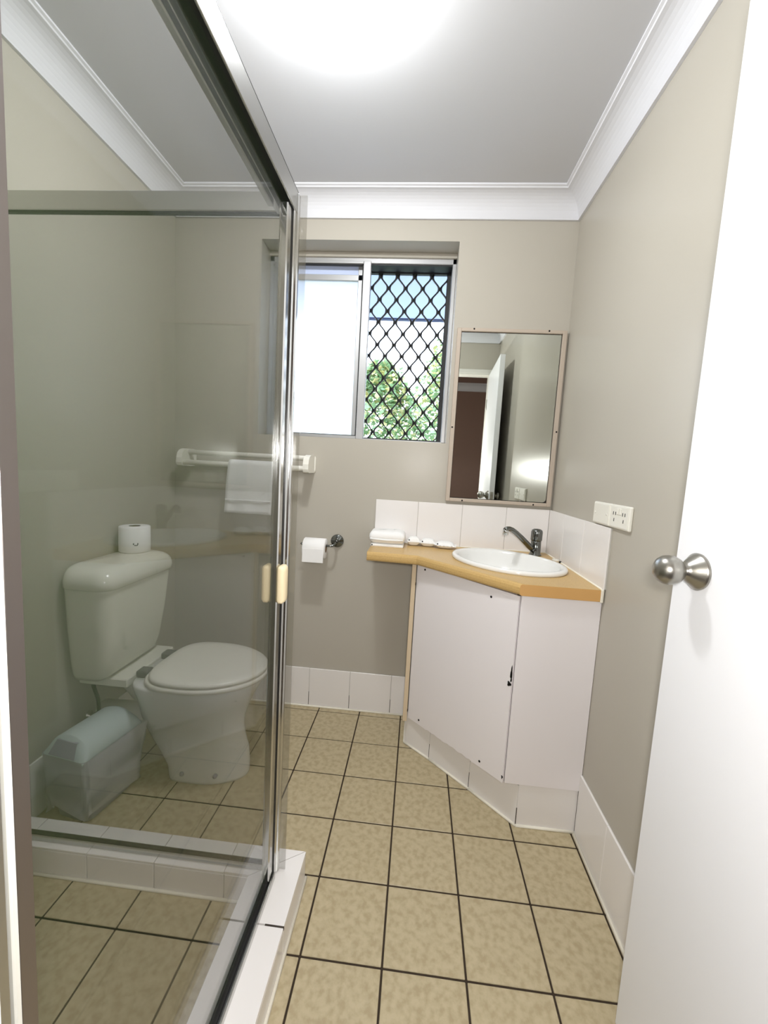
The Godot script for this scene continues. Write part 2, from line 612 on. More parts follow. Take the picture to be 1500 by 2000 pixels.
func hallway() -> void:
	var z0 := FZ + 0.09
	var z1 := 3.9
	setting(box("floor_hall", Vector3(-1.5, -0.15, z0), Vector3(1.5, -0.002, z1), M.hall_floor), "dark hallway floor outside the doorway", "floor")
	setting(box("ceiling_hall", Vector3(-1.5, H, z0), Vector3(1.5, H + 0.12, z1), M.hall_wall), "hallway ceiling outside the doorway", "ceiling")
	setting(box("wall_hall_end", Vector3(-1.5, -0.1, z1), Vector3(1.5, H + 0.1, z1 + 0.1), M.hall_wall), "dark brown hallway wall reflected in the mirror", "wall")
	setting(box("wall_hall_left", Vector3(-1.6, -0.1, z0 - 0.1), Vector3(-1.5, H + 0.1, z1 + 0.1), M.hall_wall), "dark brown wall at one end of the hallway", "wall")
	setting(box("wall_hall_right", Vector3(1.5, -0.1, z0 - 0.1), Vector3(1.6, H + 0.1, z1 + 0.1), M.hall_wall), "dark brown wall at the other end of the hallway", "wall")
	var st := mb()
	bx(st, Vector3(-1.5, -0.1, z0 - 0.09), Vector3(L - 0.1, H + 0.1, z0))
	bx(st, Vector3(W + 0.1, -0.1, z0 - 0.09), Vector3(1.5, H + 0.1, z0))
	setting(build(st, "wall_hall_front", M.hall_wall), "hallway wall beside the bathroom", "wall")
	cornice("trim_7", Vector3(-1.5, H, z1), Vector3(1.5, H, z1), Vector3(0, 0, -1), "cove cornice in the dark hallway")

# ------------------------------------------------------------------ window
func window() -> void:
	var w := base("window_1", Vector3.ZERO)
	setting(w, "aluminium sliding window with frosted pane and black diamond security grille", "window")
	var X0 := -0.893
	var X1 := 0.0
	var Y0 := 1.342
	var Y1 := 2.22
	var a: Material = M.window_aluminium
	# sub-frame: a painted bead, then the aluminium frame
	var st := mb()
	bx(st, Vector3(X0, Y1 - 0.022, -0.13), Vector3(X1, Y1, -0.10), 0.002)
	build(st, "head_bead", M.wall_paint, w)
	st = mb()
	bx(st, Vector3(X0, Y1 - 0.045, -0.185), Vector3(X1, Y1 - 0.018, -0.112), 0.002)
	bx(st, Vector3(X0, Y0, -0.185), Vector3(X1, Y0 + 0.012, -0.112), 0.002)
	bx(st, Vector3(X0, Y0, -0.185), Vector3(X0 + 0.022, Y1 - 0.02, -0.112), 0.002)
	bx(st, Vector3(X1 - 0.018, Y0, -0.185), Vector3(X1, Y1 - 0.02, -0.112), 0.002)
	build(st, "frame", a, w)
	# inner sash, frosted
	var sx0 := X0 + 0.02
	var sx1 := -0.402
	var sy0 := Y0 + 0.006
	var sy1 := Y1 - 0.036
	var sash := base("sash", Vector3.ZERO)
	sash.get_parent().remove_child(sash)
	sash.name = "sliding_sash"
	w.add_child(sash, true)
	box("stile", Vector3(sx1 - 0.036, sy0, -0.138), Vector3(sx1, sy1, -0.108), a, sash, 0.002)
	box("stile", Vector3(sx0, sy0, -0.138), Vector3(sx0 + 0.03, sy1, -0.108), a, sash, 0.002)
	box("bottom_rail", Vector3(sx0 + 0.03, sy0, -0.136), Vector3(sx1 - 0.036, sy0 + 0.016, -0.11), a, sash, 0.002)
	box("top_rail", Vector3(sx0 + 0.03, sy1 - 0.012, -0.136), Vector3(sx1 - 0.036, sy1, -0.11), a, sash, 0.002)
	box("gasket", Vector3(sx1 - 0.041, sy0 + 0.016, -0.124), Vector3(sx1 - 0.034, sy1 - 0.012, -0.112), M.black_rubber, sash)
	box("gasket", Vector3(sx0 + 0.03, sy1 - 0.019, -0.124), Vector3(sx1 - 0.036, sy1 - 0.011, -0.112), M.black_rubber, sash)
	box("gasket", Vector3(sx0 + 0.03, sy0 + 0.014, -0.124), Vector3(sx1 - 0.036, sy0 + 0.019, -0.112), M.black_rubber, sash)
	# the outer sash, slid behind it, shows its rails round the frosted pane
	var po := base("sash", Vector3.ZERO)
	po.get_parent().remove_child(po)
	po.name = "outer_sash"
	w.add_child(po, true)
	box("top_rail", Vector3(sx0 + 0.01, sy1 - 0.075, -0.170), Vector3(sx1 - 0.02, sy1 - 0.047, -0.146), a, po, 0.002)
	box("head_panel", Vector3(sx0 + 0.01, sy1 - 0.048, -0.168), Vector3(sx1 - 0.02, sy1 + 0.004, -0.150), M.soffit_paint, po)
	box("stile", Vector3(sx1 - 0.066, sy0, -0.170), Vector3(sx1 - 0.022, sy1, -0.146), a, po, 0.002)
	box("frosted_pane", Vector3(sx0 + 0.01, sy0 + 0.004, -0.161), Vector3(sx1 - 0.064, sy1 - 0.07, -0.157), M.frosted_glass, po)
	# black security grille in the open half
	var g := base("grille", Vector3.ZERO)
	g.get_parent().remove_child(g)
	g.name = "security_grille"
	w.add_child(g, true)
	var gx0 := -0.425
	var gx1 := X1 - 0.004
	var gz := -0.2
	box("frame", Vector3(gx1 - 0.033, Y0 + 0.004, gz - 0.012), Vector3(gx1, Y1 - 0.02, gz + 0.012), M.black_paint, g, 0.002)
	box("frame", Vector3(gx0, Y1 - 0.055, gz - 0.012), Vector3(gx1 - 0.03, Y1 - 0.015, gz + 0.012), M.black_paint, g, 0.002)
	box("frame", Vector3(gx0, Y0 - 0.0, gz - 0.012), Vector3(gx1 - 0.03, Y0 + 0.022, gz + 0.012), M.black_paint, g, 0.002)
	box("frame", Vector3(gx0 - 0.028, Y0 + 0.004, gz - 0.012), Vector3(gx0 + 0.004, Y1 - 0.02, gz + 0.012), M.black_paint, g, 0.002)
	box("track", Vector3(gx0 + 0.02, Y1 - 0.05, -0.19), Vector3(X1 - 0.017, Y1 - 0.042, -0.12), M.black_paint, g)
	# wavy vertical strips that touch at the knots
	var px := 0.0843
	var py := 0.1085
	var ytop := Y1 - 0.066
	for k in range(-1, 11):
		var cx := gx0 + 0.040 + px * 0.5 * k
		st = mb(false)
		var rings := []
		var n := 96
		for i in n + 1:
			var y := Y0 + 0.015 + (ytop + 0.02 - Y0 - 0.015) * i / n
			var ph := (ytop - y) / py * TAU
			var s := 1.0 if posmod(k, 2) == 0 else -1.0
			var c := cos(ph)
			c = c * (1.0 - 0.10 * (1.0 - absf(c)))
			var x := cx + s * c * (px * 0.25 - 0.004)
			if x < gx0 - 0.01 or x > gx1 - 0.02:
				if rings.size() > 2:
					loft(st, rings)
				rings = []
				continue
			var tk := 0.0036 + 0.0026 * pow(absf(cos(ph)), 8.0)
			rings.append(PackedVector3Array([Vector3(x - tk, y, gz - 0.006), Vector3(x + tk, y, gz - 0.006), Vector3(x + tk, y, gz + 0.006), Vector3(x - tk, y, gz + 0.006)]))
		if rings.size() > 2:
			loft(st, rings)
		build(st, "strand", M.black_paint, g)

# ------------------------------------------------------------------ door
func doors() -> void:
	# white flush door standing open along the right wall; its own axes: x into the wall, z from the latch edge to the hinges
	var d := Node3D.new()
	d.name = "door_1"
	add_child(d)
	d.position = Vector3(0.399, 0.0, 1.105)
	d.rotation.y = 0.045
	setting(d, "white flush door standing open beside the right wall", "door")
	box("door_leaf", Vector3(0.0, 0.012, 0.0), Vector3(0.036, 2.045, 0.66), M.door_white, d, 0.0015)
	var st := mb(false)
	var k := Vector3(0.0, 1.057, 0.062)
	lathe(st, [[0.0335, 0.0], [0.034, 0.003], [0.031, 0.006], [0.024, 0.014], [0.0175, 0.021], [0.0125, 0.025], [0.0125, 0.031]], k, Vector3.LEFT, 40)
	build(st, "rose", M.satin_steel, d)
	st = mb(false)
	lathe(st, [[0.0125, 0.028], [0.017, 0.031], [0.0225, 0.037], [0.0262, 0.045], [0.0272, 0.053], [0.0258, 0.061], [0.0215, 0.068], [0.0145, 0.0735], [0.007, 0.0762], [0.0, 0.077]], k, Vector3.LEFT, 40)
	build(st, "door_knob", M.satin_steel, d)
	st = mb(false)
	k.x = 0.036
	lathe(st, [[0.0335, 0.0], [0.034, 0.003], [0.024, 0.012], [0.0125, 0.016], [0.0125, 0.022], [0.0225, 0.026], [0.0265, 0.033], [0.0225, 0.042], [0.012, 0.047], [0.0, 0.048]], k, Vector3.RIGHT, 28)
	build(st, "door_knob", M.satin_steel, d)
	box("latch_plate", Vector3(0.007, 1.03, -0.001), Vector3(0.029, 1.085, 0.001), M.satin_steel, d)
	box("latch_bolt", Vector3(0.012, 1.05, -0.009), Vector3(0.024, 1.066, 0.0), M.satin_steel, d, 0.002)
	for y in [0.25, 1.8]:
		st = mb(false)
		tube(st, [Vector3(0.0, y - 0.045, 0.662), Vector3(0.0, y + 0.045, 0.662)], 0.006, 10)
		build(st, "hinge", M.satin_steel, d)
	# door frame
	var f := base("door_frame", Vector3.ZERO)
	setting(f, "white door frame and architrave round the doorway", "door frame")
	st = mb()
	bx(st, Vector3(-0.36, 0.0, FZ - 0.005), Vector3(-0.342, 2.06, FZ + 0.095), 0.002)
	bx(st, Vector3(0.43, 0.0, FZ - 0.005), Vector3(0.447, 2.06, FZ + 0.095), 0.002)
	bx(st, Vector3(-0.36, 2.045, FZ - 0.005), Vector3(0.447, 2.062, FZ + 0.095), 0.002)
	build(st, "jamb", M.trim_white, f)
	st = mb()
	bx(st, Vector3(-0.385, 0.0, FZ - 0.012), Vector3(-0.352, 2.09, FZ), 0.003)
	bx(st, Vector3(-0.385, 2.055, FZ - 0.012), Vector3(W - 0.004, 2.09, FZ), 0.003)
	build(st, "architrave", M.trim_white, f)

# ------------------------------------------------------------------ shower
func shower() -> void:
	var hb := 0.085
	# tiled hob
	var st := mb()
	slab(st, PackedVector2Array([Vector2(SX, 0.874), Vector2(-0.379, 0.874), Vector2(-0.379, FZ), Vector2(-0.503, FZ), Vector2(-0.503, 0.953), Vector2(SX, 0.953)]), 0.0, hb - 0.006)
	var hob := build(st, "shower_kerb", M.white_grout)
	setting(hob, "raised white tiled hob round the shower floor", "kerb")
	var rear := [SX, -1.183, -0.982, -0.7815, -0.579]
	for k in 4:
		tile_piece(hob, "tile", Vector3(rear[k] + 0.001, hb - 0.008, 0.868), Vector3(rear[k + 1] - 0.001, hb, 0.958), M.white_tile)
		tile_piece(hob, "tile", Vector3(rear[k] + 0.001, 0.0, 0.868), Vector3(rear[k + 1] - 0.001, hb - 0.0085, 0.874), M.white_tile)
		tile_piece(hob, "tile", Vector3(rear[k] + 0.001, 0.0, 0.953), Vector3(rear[k + 1] - 0.001, hb - 0.0085, 0.958), M.white_tile)
	tile_piece(hob, "tile", Vector3(-0.578, 0.0, 0.868), Vector3(-0.374, hb - 0.0085, 0.874), M.white_tile)
	tile_piece(hob, "tile", Vector3(-0.578, 0.0, 0.953), Vector3(-0.509, hb - 0.0085, 0.958), M.white_tile)
	# corner tiles cut on the mitre
	st = mb()
	slab(st, PackedVector2Array([Vector2(-0.578, 0.868), Vector2(-0.3755, 0.868), Vector2(-0.5075, 0.957), Vector2(-0.578, 0.957)]), hb - 0.008, hb)
	build(st, "tile", M.white_tile, hob)
	st = mb()
	slab(st, PackedVector2Array([Vector2(-0.373, 0.8685), Vector2(-0.373, 1.069), Vector2(-0.509, 1.069), Vector2(-0.509, 0.9605)]), hb - 0.008, hb)
	build(st, "tile", M.white_tile, hob)
	var fz := [1.071, 1.271, 1.471, 1.671, FZ]
	for k in 4:
		tile_piece(hob, "tile", Vector3(-0.509, hb - 0.008, fz[k] + 0.001), Vector3(-0.373, hb, fz[k + 1] - 0.001), M.white_tile)
	for k in 5:
		var z0: float = 0.869 if k == 0 else fz[k - 1]
		var z1: float = fz[k]
		tile_piece(hob, "tile", Vector3(-0.379, 0.0, z0 + 0.001), Vector3(-0.373, hb - 0.0085, z1 - 0.001), M.white_tile)
		tile_piece(hob, "tile", Vector3(-0.509, 0.0, maxf(z0, 0.958) + 0.001), Vector3(-0.503, hb - 0.0085, z1 - 0.001), M.white_tile)
	box("stained_joint", Vector3(-0.42, hb - 0.007, 1.0685), Vector3(-0.372, hb + 0.0002, 1.0725), M.dark_joint, hob)
	st = mb(false)
	tube(st, [Vector3(-0.371, 0.002, 0.868), Vector3(-0.371, 0.002, FZ)], 0.0055, 6)
	build(st, "sealant_bead", M.sealant, hob)
	st = mb(false)
	tube(st, [Vector3(SX, 0.002, 0.961), Vector3(-0.512, 0.002, 0.961)], 0.005, 6)
	build(st, "sealant_bead", M.sealant, hob)

	# framed glass screen
	var s := base("shower_screen", Vector3(-0.45, hb, 0.95))
	tag(s, "chrome framed clear glass corner shower screen standing on the tiled hob", "shower screen")
	var o := -s.position
	var al: Material = M.bright_aluminium
	var T := 1.842
	var zb := 0.932      # plane of the rear panel
	var xa := -0.452    # plane of the door
	var zj := 1.655     # door's near edge
	# header over the door: fascia, open underside with a lip
	st = mb()
	bx(st, o + Vector3(-0.440, T - 0.050, 0.925), o + Vector3(-0.436, T, FZ), 0.001)
	bx(st, o + Vector3(-0.486, T - 0.004, 0.925), o + Vector3(-0.436, T, FZ), 0.001)
	bx(st, o + Vector3(-0.486, T - 0.050, 0.925), o + Vector3(-0.473, T, FZ), 0.001)
	build(st, "header_rail", al, s)
	box("header_channel", o + Vector3(-0.473, T - 0.036, 0.95), o + Vector3(-0.440, T - 0.030, FZ), M.black_rubber, s)
	box("rear_top_rail", o + Vector3(SX, T - 0.047, zb - 0.012), o + Vector3(-0.47, T - 0.002, zb + 0.010), al, s, 0.002)
	box("rear_top_gasket", o + Vector3(SX, T - 0.050, zb - 0.006), o + Vector3(-0.475, T - 0.046, zb + 0.006), M.black_rubber, s)
	box("rear_bottom_rail", o + Vector3(SX, hb, zb - 0.010), o + Vector3(-0.47, hb + 0.018, zb + 0.010), al, s, 0.002)
	box("rear_bottom_gasket", o + Vector3(SX, hb + 0.017, zb - 0.004), o + Vector3(-0.475, hb + 0.021, zb + 0.006), M.black_rubber, s)
	box("wall_channel", o + Vector3(SX, hb, zb - 0.012), o + Vector3(SX + 0.010, T - 0.047, zb + 0.012), M.window_aluminium, s, 0.002)
	box("rear_glass", o + Vector3(SX + 0.006, hb + 0.012, zb - 0.0025), o + Vector3(-0.470, T - 0.04, zb + 0.0025), M.shower_glass, s)
	# corner post: ribbed section
	st = mb()
	bx(st, o + Vector3(-0.474, hb, 0.928), o + Vector3(-0.437, T - 0.004, 0.953), 0.003)
	bx(st, o + Vector3(-0.444, hb, 0.926), o + Vector3(-0.432, T - 0.004, 0.940), 0.003)
	build(st, "corner_post", M.chrome, s)
	st = mb()
	bx(st, o + Vector3(-0.4325, hb, 0.926), o + Vector3(-0.416, T - 0.004, 0.929), 0.0005)
	build(st, "seal_strip", M.seal_vinyl, s)
	# sill under the door
	st = mb()
	bx(st, o + Vector3(-0.470, hb, 0.955), o + Vector3(-0.436, hb + 0.006, FZ), 0.001)
	bx(st, o + Vector3(-0.440, hb, 0.955), o + Vector3(-0.435, hb + 0.018, FZ), 0.001)
	build(st, "sill_rail", al, s)
	box("sill_gasket", o + Vector3(-0.459, hb + 0.006, 0.957), o + Vector3(-0.445, hb + 0.016, zj), M.black_rubber, s)
	# door
	box("door_glass", o + Vector3(xa - 0.0025, hb + 0.014, 0.972), o + Vector3(xa + 0.0025, T - 0.032, zj - 0.02), M.shower_glass, s)
	st = mb()
	bx(st, o + Vector3(xa - 0.010, hb + 0.012, 0.962), o + Vector3(xa + 0.010, T - 0.05, 0.988), 0.003)
	bx(st, o + Vector3(xa - 0.013, hb + 0.012, 0.958), o + Vector3(xa - 0.004, T - 0.05, 0.970), 0.002)
	build(st, "door_stile", M.chrome, s)
	box("door_gasket", o + Vector3(xa - 0.003, hb + 0.012, 0.9535), o + Vector3(xa + 0.009, T - 0.05, 0.9615), M.black_rubber, s)
	st = mb()
	bx(st, o + Vector3(xa - 0.009, hb + 0.012, zj - 0.026), o + Vector3(xa + 0.003, T - 0.05, zj - 0.008), 0.0015)
	build(st, "door_stile", M.satin_stile, s)
	box("edge_seal", o + Vector3(xa - 0.009, hb + 0.012, zj - 0.0075), o + Vector3(xa + 0.006, T - 0.05, zj - 0.0005), M.white_plastic, s, 0.0015)
	box("door_top_rail", o + Vector3(-0.4865, T - 0.066, 0.99), o + Vector3(-0.474, T - 0.049, zj), al, s, 0.002)
	box("jamb", o + Vector3(-0.474, hb, zj + 0.010), o + Vector3(-0.437, T - 0.05, FZ), al, s, 0.002)
	# moulded pull handles, one each side
	for k in 2:
		var sg := 1.0 if k == 0 else -1.0
		var x0 := xa + 0.010 * sg
		var rings := []
		for p in [[0.000, 0.004], [0.004, 0.0], [0.013, 0.0], [0.018, 0.004], [0.020, 0.010]]:
			var r := rrect(0.868 + p[1], 0.962 - p[1], 0.958 + p[1], 0.994 - p[1], 0.008, 0.0)
			for i in r.size():
				r[i] = o + Vector3(x0 + sg * p[0], r[i].x, r[i].z)
			rings.append(r)
		st = mb(false)
		loft(st, rings)
		build(st, "handle", M.cream_plastic, s)

# ------------------------------------------------------------------ vanity
func vanity() -> void:
	var c := base("vanity_cabinet", Vector3(0.2, 0.0, 0.3))
	tag(c, "white corner vanity cabinet with an angled door below the basin", "cabinet")
	var o := -c.position
	var A := Vector2(-0.096, 0.232)
	var B := Vector2(0.241, 0.593)
	var wm: Material = M.cabinet_white
	box("side_panel", o + Vector3(-0.116, 0.12, 0.01), o + Vector3(-0.102, 0.824, 0.232), wm, c)
	box("panel_edge", o + Vector3(-0.117, 0.118, 0.230), o + Vector3(-0.099, 0.824, 0.238), M.raw_edge, c, 0.001)
	# front panel beside the wall
	box("front_panel", o + Vector3(B.x + 0.006, 0.157, 0.580), o + Vector3(W - 0.001, 0.824, 0.596), wm, c, 0.0015)
	var bp := mb()
	slab(bp, PackedVector2Array([Vector2(o.x - 0.09, o.z + 0.02), Vector2(o.x + W - 0.004, o.z + 0.02), Vector2(o.x + W - 0.004, o.z + 0.57), Vector2(o.x + 0.25, o.z + 0.57), Vector2(o.x - 0.09, o.z + 0.205)]), 0.140, 0.155)
	build(bp, "base_panel", wm, c)
	# the dark inside edge that shows in the gap
	var st := mb()
	slab(st, PackedVector2Array([Vector2(o.x + B.x - 0.004, o.z + B.y - 0.020), Vector2(o.x + B.x + 0.012, o.z + B.y - 0.020), Vector2(o.x + B.x + 0.012, o.z + B.y - 0.006), Vector2(o.x + B.x - 0.004, o.z + B.y - 0.006)]), 0.157, 0.822)
	build(st, "edge_gap", M.dark_joint, c)
	# door: 16 mm board whose lower edge has swollen and chipped
	var dr := Node3D.new()
	dr.name = "door"
	c.add_child(dr)
	var u := (B - A).normalized()
	var nrm := Vector2(-u.y, u.x)     # towards the room
	if nrm.y < 0.0:
		nrm = -nrm
	var ln := A.distance_to(B)
	var outl := PackedVector2Array()
	outl.append(Vector2(0.001, 0.819))
	outl.append(Vector2(ln - 0.001, 0.819))
	outl.append(Vector2(ln - 0.001, 0.152))
	var n := 40
	for i in range(1, n):
		var t := 1.0 - float(i) / n
		var y := 0.150 - 0.020 * (1.0 - t) + 0.004
		if t > 0.2 and t < 0.75:
			y += rng.randf_range(-0.004, 0.006)
		outl.append(Vector2(t * ln, y))
	outl.append(Vector2(0.001, 0.132))
	st = mb()
	var at := func(p: Vector2, d: float) -> Vector3:
		var q := A + u * p.x + nrm * d
		return o + Vector3(q.x, p.y, q.y)
	var n3 := Vector3(nrm.x, 0, nrm.y)
	var idx := Geometry2D.triangulate_polygon(outl)
	for k in range(0, idx.size(), 3):
		tri(st, at.call(outl[idx[k]], 0.0), at.call(outl[idx[k + 1]], 0.0), at.call(outl[idx[k + 2]], 0.0), n3)
		tri(st, at.call(outl[idx[k]], -0.016), at.call(outl[idx[k + 1]], -0.016), at.call(outl[idx[k + 2]], -0.016), -n3)
	for k in outl.size():
		var p := outl[k]
		var q := outl[(k + 1) % outl.size()]
		var m := (p + q) / 2.0 - Vector2(ln / 2.0, 0.48)
		quad(st, at.call(p, 0.0), at.call(q, 0.0), at.call(q, -0.016), at.call(p, -0.016), Vector3(u.x * m.x, m.y, u.y * m.x))
	build(st, "door_board", wm, dr)
	for p in [Vector2(0.048, 0.806), Vector2(0.383, 0.786), Vector2(0.070, 0.158), Vector2(0.392, 0.172)]:
		st = mb(false)
		lathe(st, [[0.0042, 0.0], [0.0042, 0.0012], [0.0, 0.0018]], at.call(p, 0.0), n3, 10)
		build(st, "screw", M.screw_dark, dr)
	for p in [[ln - 0.004, 0.552, 0.004, 0.022], [ln - 0.009, 0.512, 0.008, 0.008], [ln - 0.003, 0.530, 0.003, 0.010], [ln - 0.004, 0.175, 0.003, 0.006]]:
		st = mb(false)
		var rings := []
		for d in [0.0, 0.0008]:
			var r := PackedVector3Array()
			for i in 12:
				var t := TAU * i / 12.0
				var w := 1.0 + 0.3 * sin(3.0 * t + p[1] * 40.0)
				r.append(at.call(Vector2(minf(p[0] + cos(t) * p[2] * w, ln - 0.0005), p[1] + sin(t) * p[3] * w), d + 0.0002))
			rings.append(r)
		loft(st, rings)
		build(st, "chip", M.screw_dark, dr)
	for y in [0.735, 0.17]:
		box("hinge_mark", o + Vector3(-0.0995, y - 0.006, 0.2375), o + Vector3(-0.0965, y + 0.006, 0.2395), M.dark_joint, dr)
	# tiled kick
	var kick := [Vector2(-0.104, 0.211), Vector2(0.003, 0.303), Vector2(0.152, 0.445), Vector2(0.297, 0.592), Vector2(W - 0.006, 0.592)]
	for k in 4:
		var a: Vector2 = kick[k]
		var b: Vector2 = kick[k + 1]
		var d := (b - a).normalized()
		var nn := Vector2(d.y, -d.x)
		if nn.y > 0.0:
			nn = -nn
		a += d * 0.0008
		b -= d * 0.0008
		var top := 0.1575 if k == 3 else 0.15
		var pts := PackedVector2Array([a, b, b + nn * 0.007, a + nn * 0.007])
		for i in 4:
			pts[i] += Vector2(o.x, o.z)
		st = mb()
		slab(st, pts, 0.004, top)
		build(st, "tile", M.white_tile, c)
		if k < 3:
			var e: Vector2 = kick[k + 1]
			st = mb()
			bx(st, o + Vector3(e.x - 0.0013, 0.004, e.y - 0.004), o + Vector3(e.x + 0.0013, 0.068, e.y + 0.0006))
			build(st, "stained_joint", M.dark_joint, c)
	st = mb()
	slab(st, PackedVector2Array([Vector2(-0.104, 0.012), Vector2(-0.098, 0.012), Vector2(-0.098, 0.211), Vector2(-0.104, 0.211)]), 0.12, 0.121)
	var pl := [o + Vector3(-0.102, 0.003, 0.012)]
	for p in kick:
		pl.append(o + Vector3(p.x, 0.003, p.y + 0.002))
	st = mb(false)
	for k in pl.size() - 1:
		tube(st, [pl[k], pl[k + 1]], 0.0055, 6)
	build(st, "sealant_bead", M.sealant, c)
	box("kick_side", o + Vector3(-0.104, 0.004, 0.012), o + Vector3(-0.099, 0.15, 0.211), M.white_tile, c)

	# ---- worktop
	var top := base("vanity_countertop", Vector3(0.1, 0.825, 0.3))
	tag(top, "beech look laminate countertop around the white basin", "countertop")
	var to := -top.position
	var pts := PackedVector2Array([Vector2(-0.308, 0.009), Vector2(-0.308, 0.268), Vector2(-0.102, 0.283), Vector2(0.235, 0.607), Vector2(W - 0.009, 0.607), Vector2(W - 0.009, 0.009)])
	# edges: left end, shelf front, angled front, right front, wall, back
	var prof := [[0.012, 0.825], [0.004, 0.828], [0.0008, 0.834], [0.0, 0.842], [0.0008, 0.852], [0.004, 0.859], [0.009, 0.8625], [0.014, 0.8635]]
	var rings := []
	for p in prof:
		var r := inset(pts, [0.0, p[0], p[0], 0.0, 0.0, 0.0])
		var ring := PackedVector3Array()
		for v in r:
			ring.append(to + Vector3(v.x, p[1], v.y))
		rings.append(ring)
	st = mb(true)
	loft(st, rings, false, false)
	# top and underside with a round hole for the basin
	for z in 2:
		var r := inset(pts, [0.0, prof[0 if z == 0 else 7][0], prof[0 if z == 0 else 7][0], 0.0, 0.0, 0.0])
		var poly := PackedVector2Array()
		var hole := PackedVector2Array()
		for i in 48:
			hole.append(basin_pt(0.93, TAU * i / 48.0))
		var far := 0
		for i in 48:
			if hole[i].x > hole[far].x:
				far = i
		for i in r.size():
			poly.append(r[i])
			if i == 4:
				for j in 49:
					poly.append(hole[(far - j + 96) % 48] if Geometry2D.is_polygon_clockwise(hole) == Geometry2D.is_polygon_clockwise(r) else hole[(far + j) % 48])
				poly.append(r[i] + Vector2(0.0, -0.0001))
		var ix := Geometry2D.triangulate_polygon(poly)
		var yy: float = prof[0 if z == 0 else 7][1]
		for k in range(0, ix.size(), 3):
			tri(st, to + Vector3(poly[ix[k]].x, yy, poly[ix[k]].y), to + Vector3(poly[ix[k + 1]].x, yy, poly[ix[k + 1]].y), to + Vector3(poly[ix[k + 2]].x, yy, poly[ix[k + 2]].y), Vector3.DOWN if z == 0 else Vector3.UP)
	build(st, "worktop", M.beech_laminate, top)
	var eb := []
	for x in [0.607, 0.6078]:
		var r := rrect(0.236, W - 0.014, 0.8255, 0.863, 0.008, 0.0, 4)
		for i in r.size():
			r[i] = to + Vector3(r[i].x, r[i].z, x)
		eb.append(r)
	st = mb()
	loft(st, eb)
	build(st, "edge_band", M.edge_band, top)
	box("edge_band", to + Vector3(-0.3088, 0.826, 0.012), to + Vector3(-0.308, 0.862, 0.262), M.edge_band, top)
	box("end_sealant", to + Vector3(W - 0.013, 0.822, 0.600), to + Vector3(W - 0.004, 0.866, 0.611), M.sealant, top, 0.002)
	st = mb(false)
	tube(st, [to + Vector3(-0.306, 0.865, 0.010), to + Vector3(W - 0.01, 0.865, 0.010), to + Vector3(W - 0.0105, 0.865, 0.600)], 0.003, 6)
	build(st, "sealant_bead", M.sealant, top)

	# ---- basin
	var bs := base("basin", Vector3(BC.x, 0.863, BC.y))
	tag(bs, "white oval ceramic basin set into the countertop", "basin")
	rings = []
	for p in [[0.94, 0.8638], [0.99, 0.8638], [1.0, 0.868], [0.998, 0.8735], [0.985, 0.8785], [0.955, 0.8805], [0.915, 0.8795], [0.885, 0.874], [0.86, 0.862], [0.82, 0.838], [0.74, 0.806], [0.60, 0.778], [0.40, 0.762], [0.18, 0.756], [0.09, 0.755]]:
		var ring := PackedVector3Array()
		for i in 64:
			var q := basin_pt(p[0], TAU * i / 64.0)
			ring.append(Vector3(q.x, p[1], q.y) - bs.position)
		rings.append(ring)
	st = mb(false)
	loft(st, rings, false, true)
	build(st, "bowl", M.porcelain, bs)
	st = mb(false)
	lathe(st, [[0.022, -0.1085], [0.022, -0.106], [0.014, -0.1055], [0.0, -0.107]], Vector3.ZERO)
	build(st, "drain", M.satin_steel, bs)

	# ---- mixer tap in the corner
	var tp := Vector3(0.424, 0.8645, 0.082)
	var t := base("basin_tap", tp)
	tag(t, "chrome mixer tap with a long spout behind the basin", "tap")
	st = mb(false)
	lathe(st, [[0.027, 0.0], [0.027, 0.004], [0.0225, 0.007], [0.0215, 0.06], [0.0215, 0.066]], Vector3.ZERO, Vector3.UP, 28)
	build(st, "body", M.tap_chrome, t)
	st = mb(false)
	lathe(st, [[0.0235, 0.067], [0.0245, 0.070], [0.0245, 0.104], [0.022, 0.113], [0.014, 0.118], [0.0, 0.1195]], Vector3.ZERO, Vector3.UP, 28)
	build(st, "lever", M.tap_chrome, t)
	st = mb(false)
	var d2 := (Vector3(0.252, 0.0, 0.222) - Vector3(tp.x, 0, tp.z)).normalized()
	var sp := []
	var rr := []
	for q in [[0.012, 0.022, 0.012], [0.045, 0.042, 0.0125], [0.085, 0.069, 0.012], [0.12, 0.092, 0.0115], [0.15, 0.110, 0.011], [0.172, 0.1205, 0.0108], [0.19, 0.1255, 0.0105], [0.205, 0.126, 0.0105], [0.216, 0.122, 0.0105]]:
		sp.append(d2 * q[0] + Vector3.UP * q[1])
		rr.append(q[2])
	tube(st, sp, rr, 16)
	build(st, "spout", M.tap_chrome, t)
	st = mb(false)
	lathe(st, [[0.0105, 0.0], [0.0115, -0.002], [0.0115, -0.020], [0.009, -0.021], [0.0, -0.019]].map(func(z): return [z[0], -z[1]]), d2 * 0.213 + Vector3.UP * 0.122, Vector3.DOWN, 18)
	build(st, "aerator", M.chrome, t)
	# white plug lying at the end of the basin rim
	var pg := base("basin_plug", Vector3(0.474, 0.8635, 0.208))
	tag(pg, "small white plug lying between the basin rim and the side tiles", "plug")
	st = mb(false)
	lathe(st, [[0.013, 0.0], [0.015, 0.010], [0.016, 0.0125], [0.0, 0.014]], Vector3.ZERO, Vector3.UP, 16)
	build(st, "stopper", M.white_plastic, pg)
	st = mb(false)
	tube(st, [Vector3(0.0155, 0.004, 0.006), Vector3(0.0175, 0.004, 0.012)], 0.004, 8)
	build(st, "ring", M.screw_dark, pg)

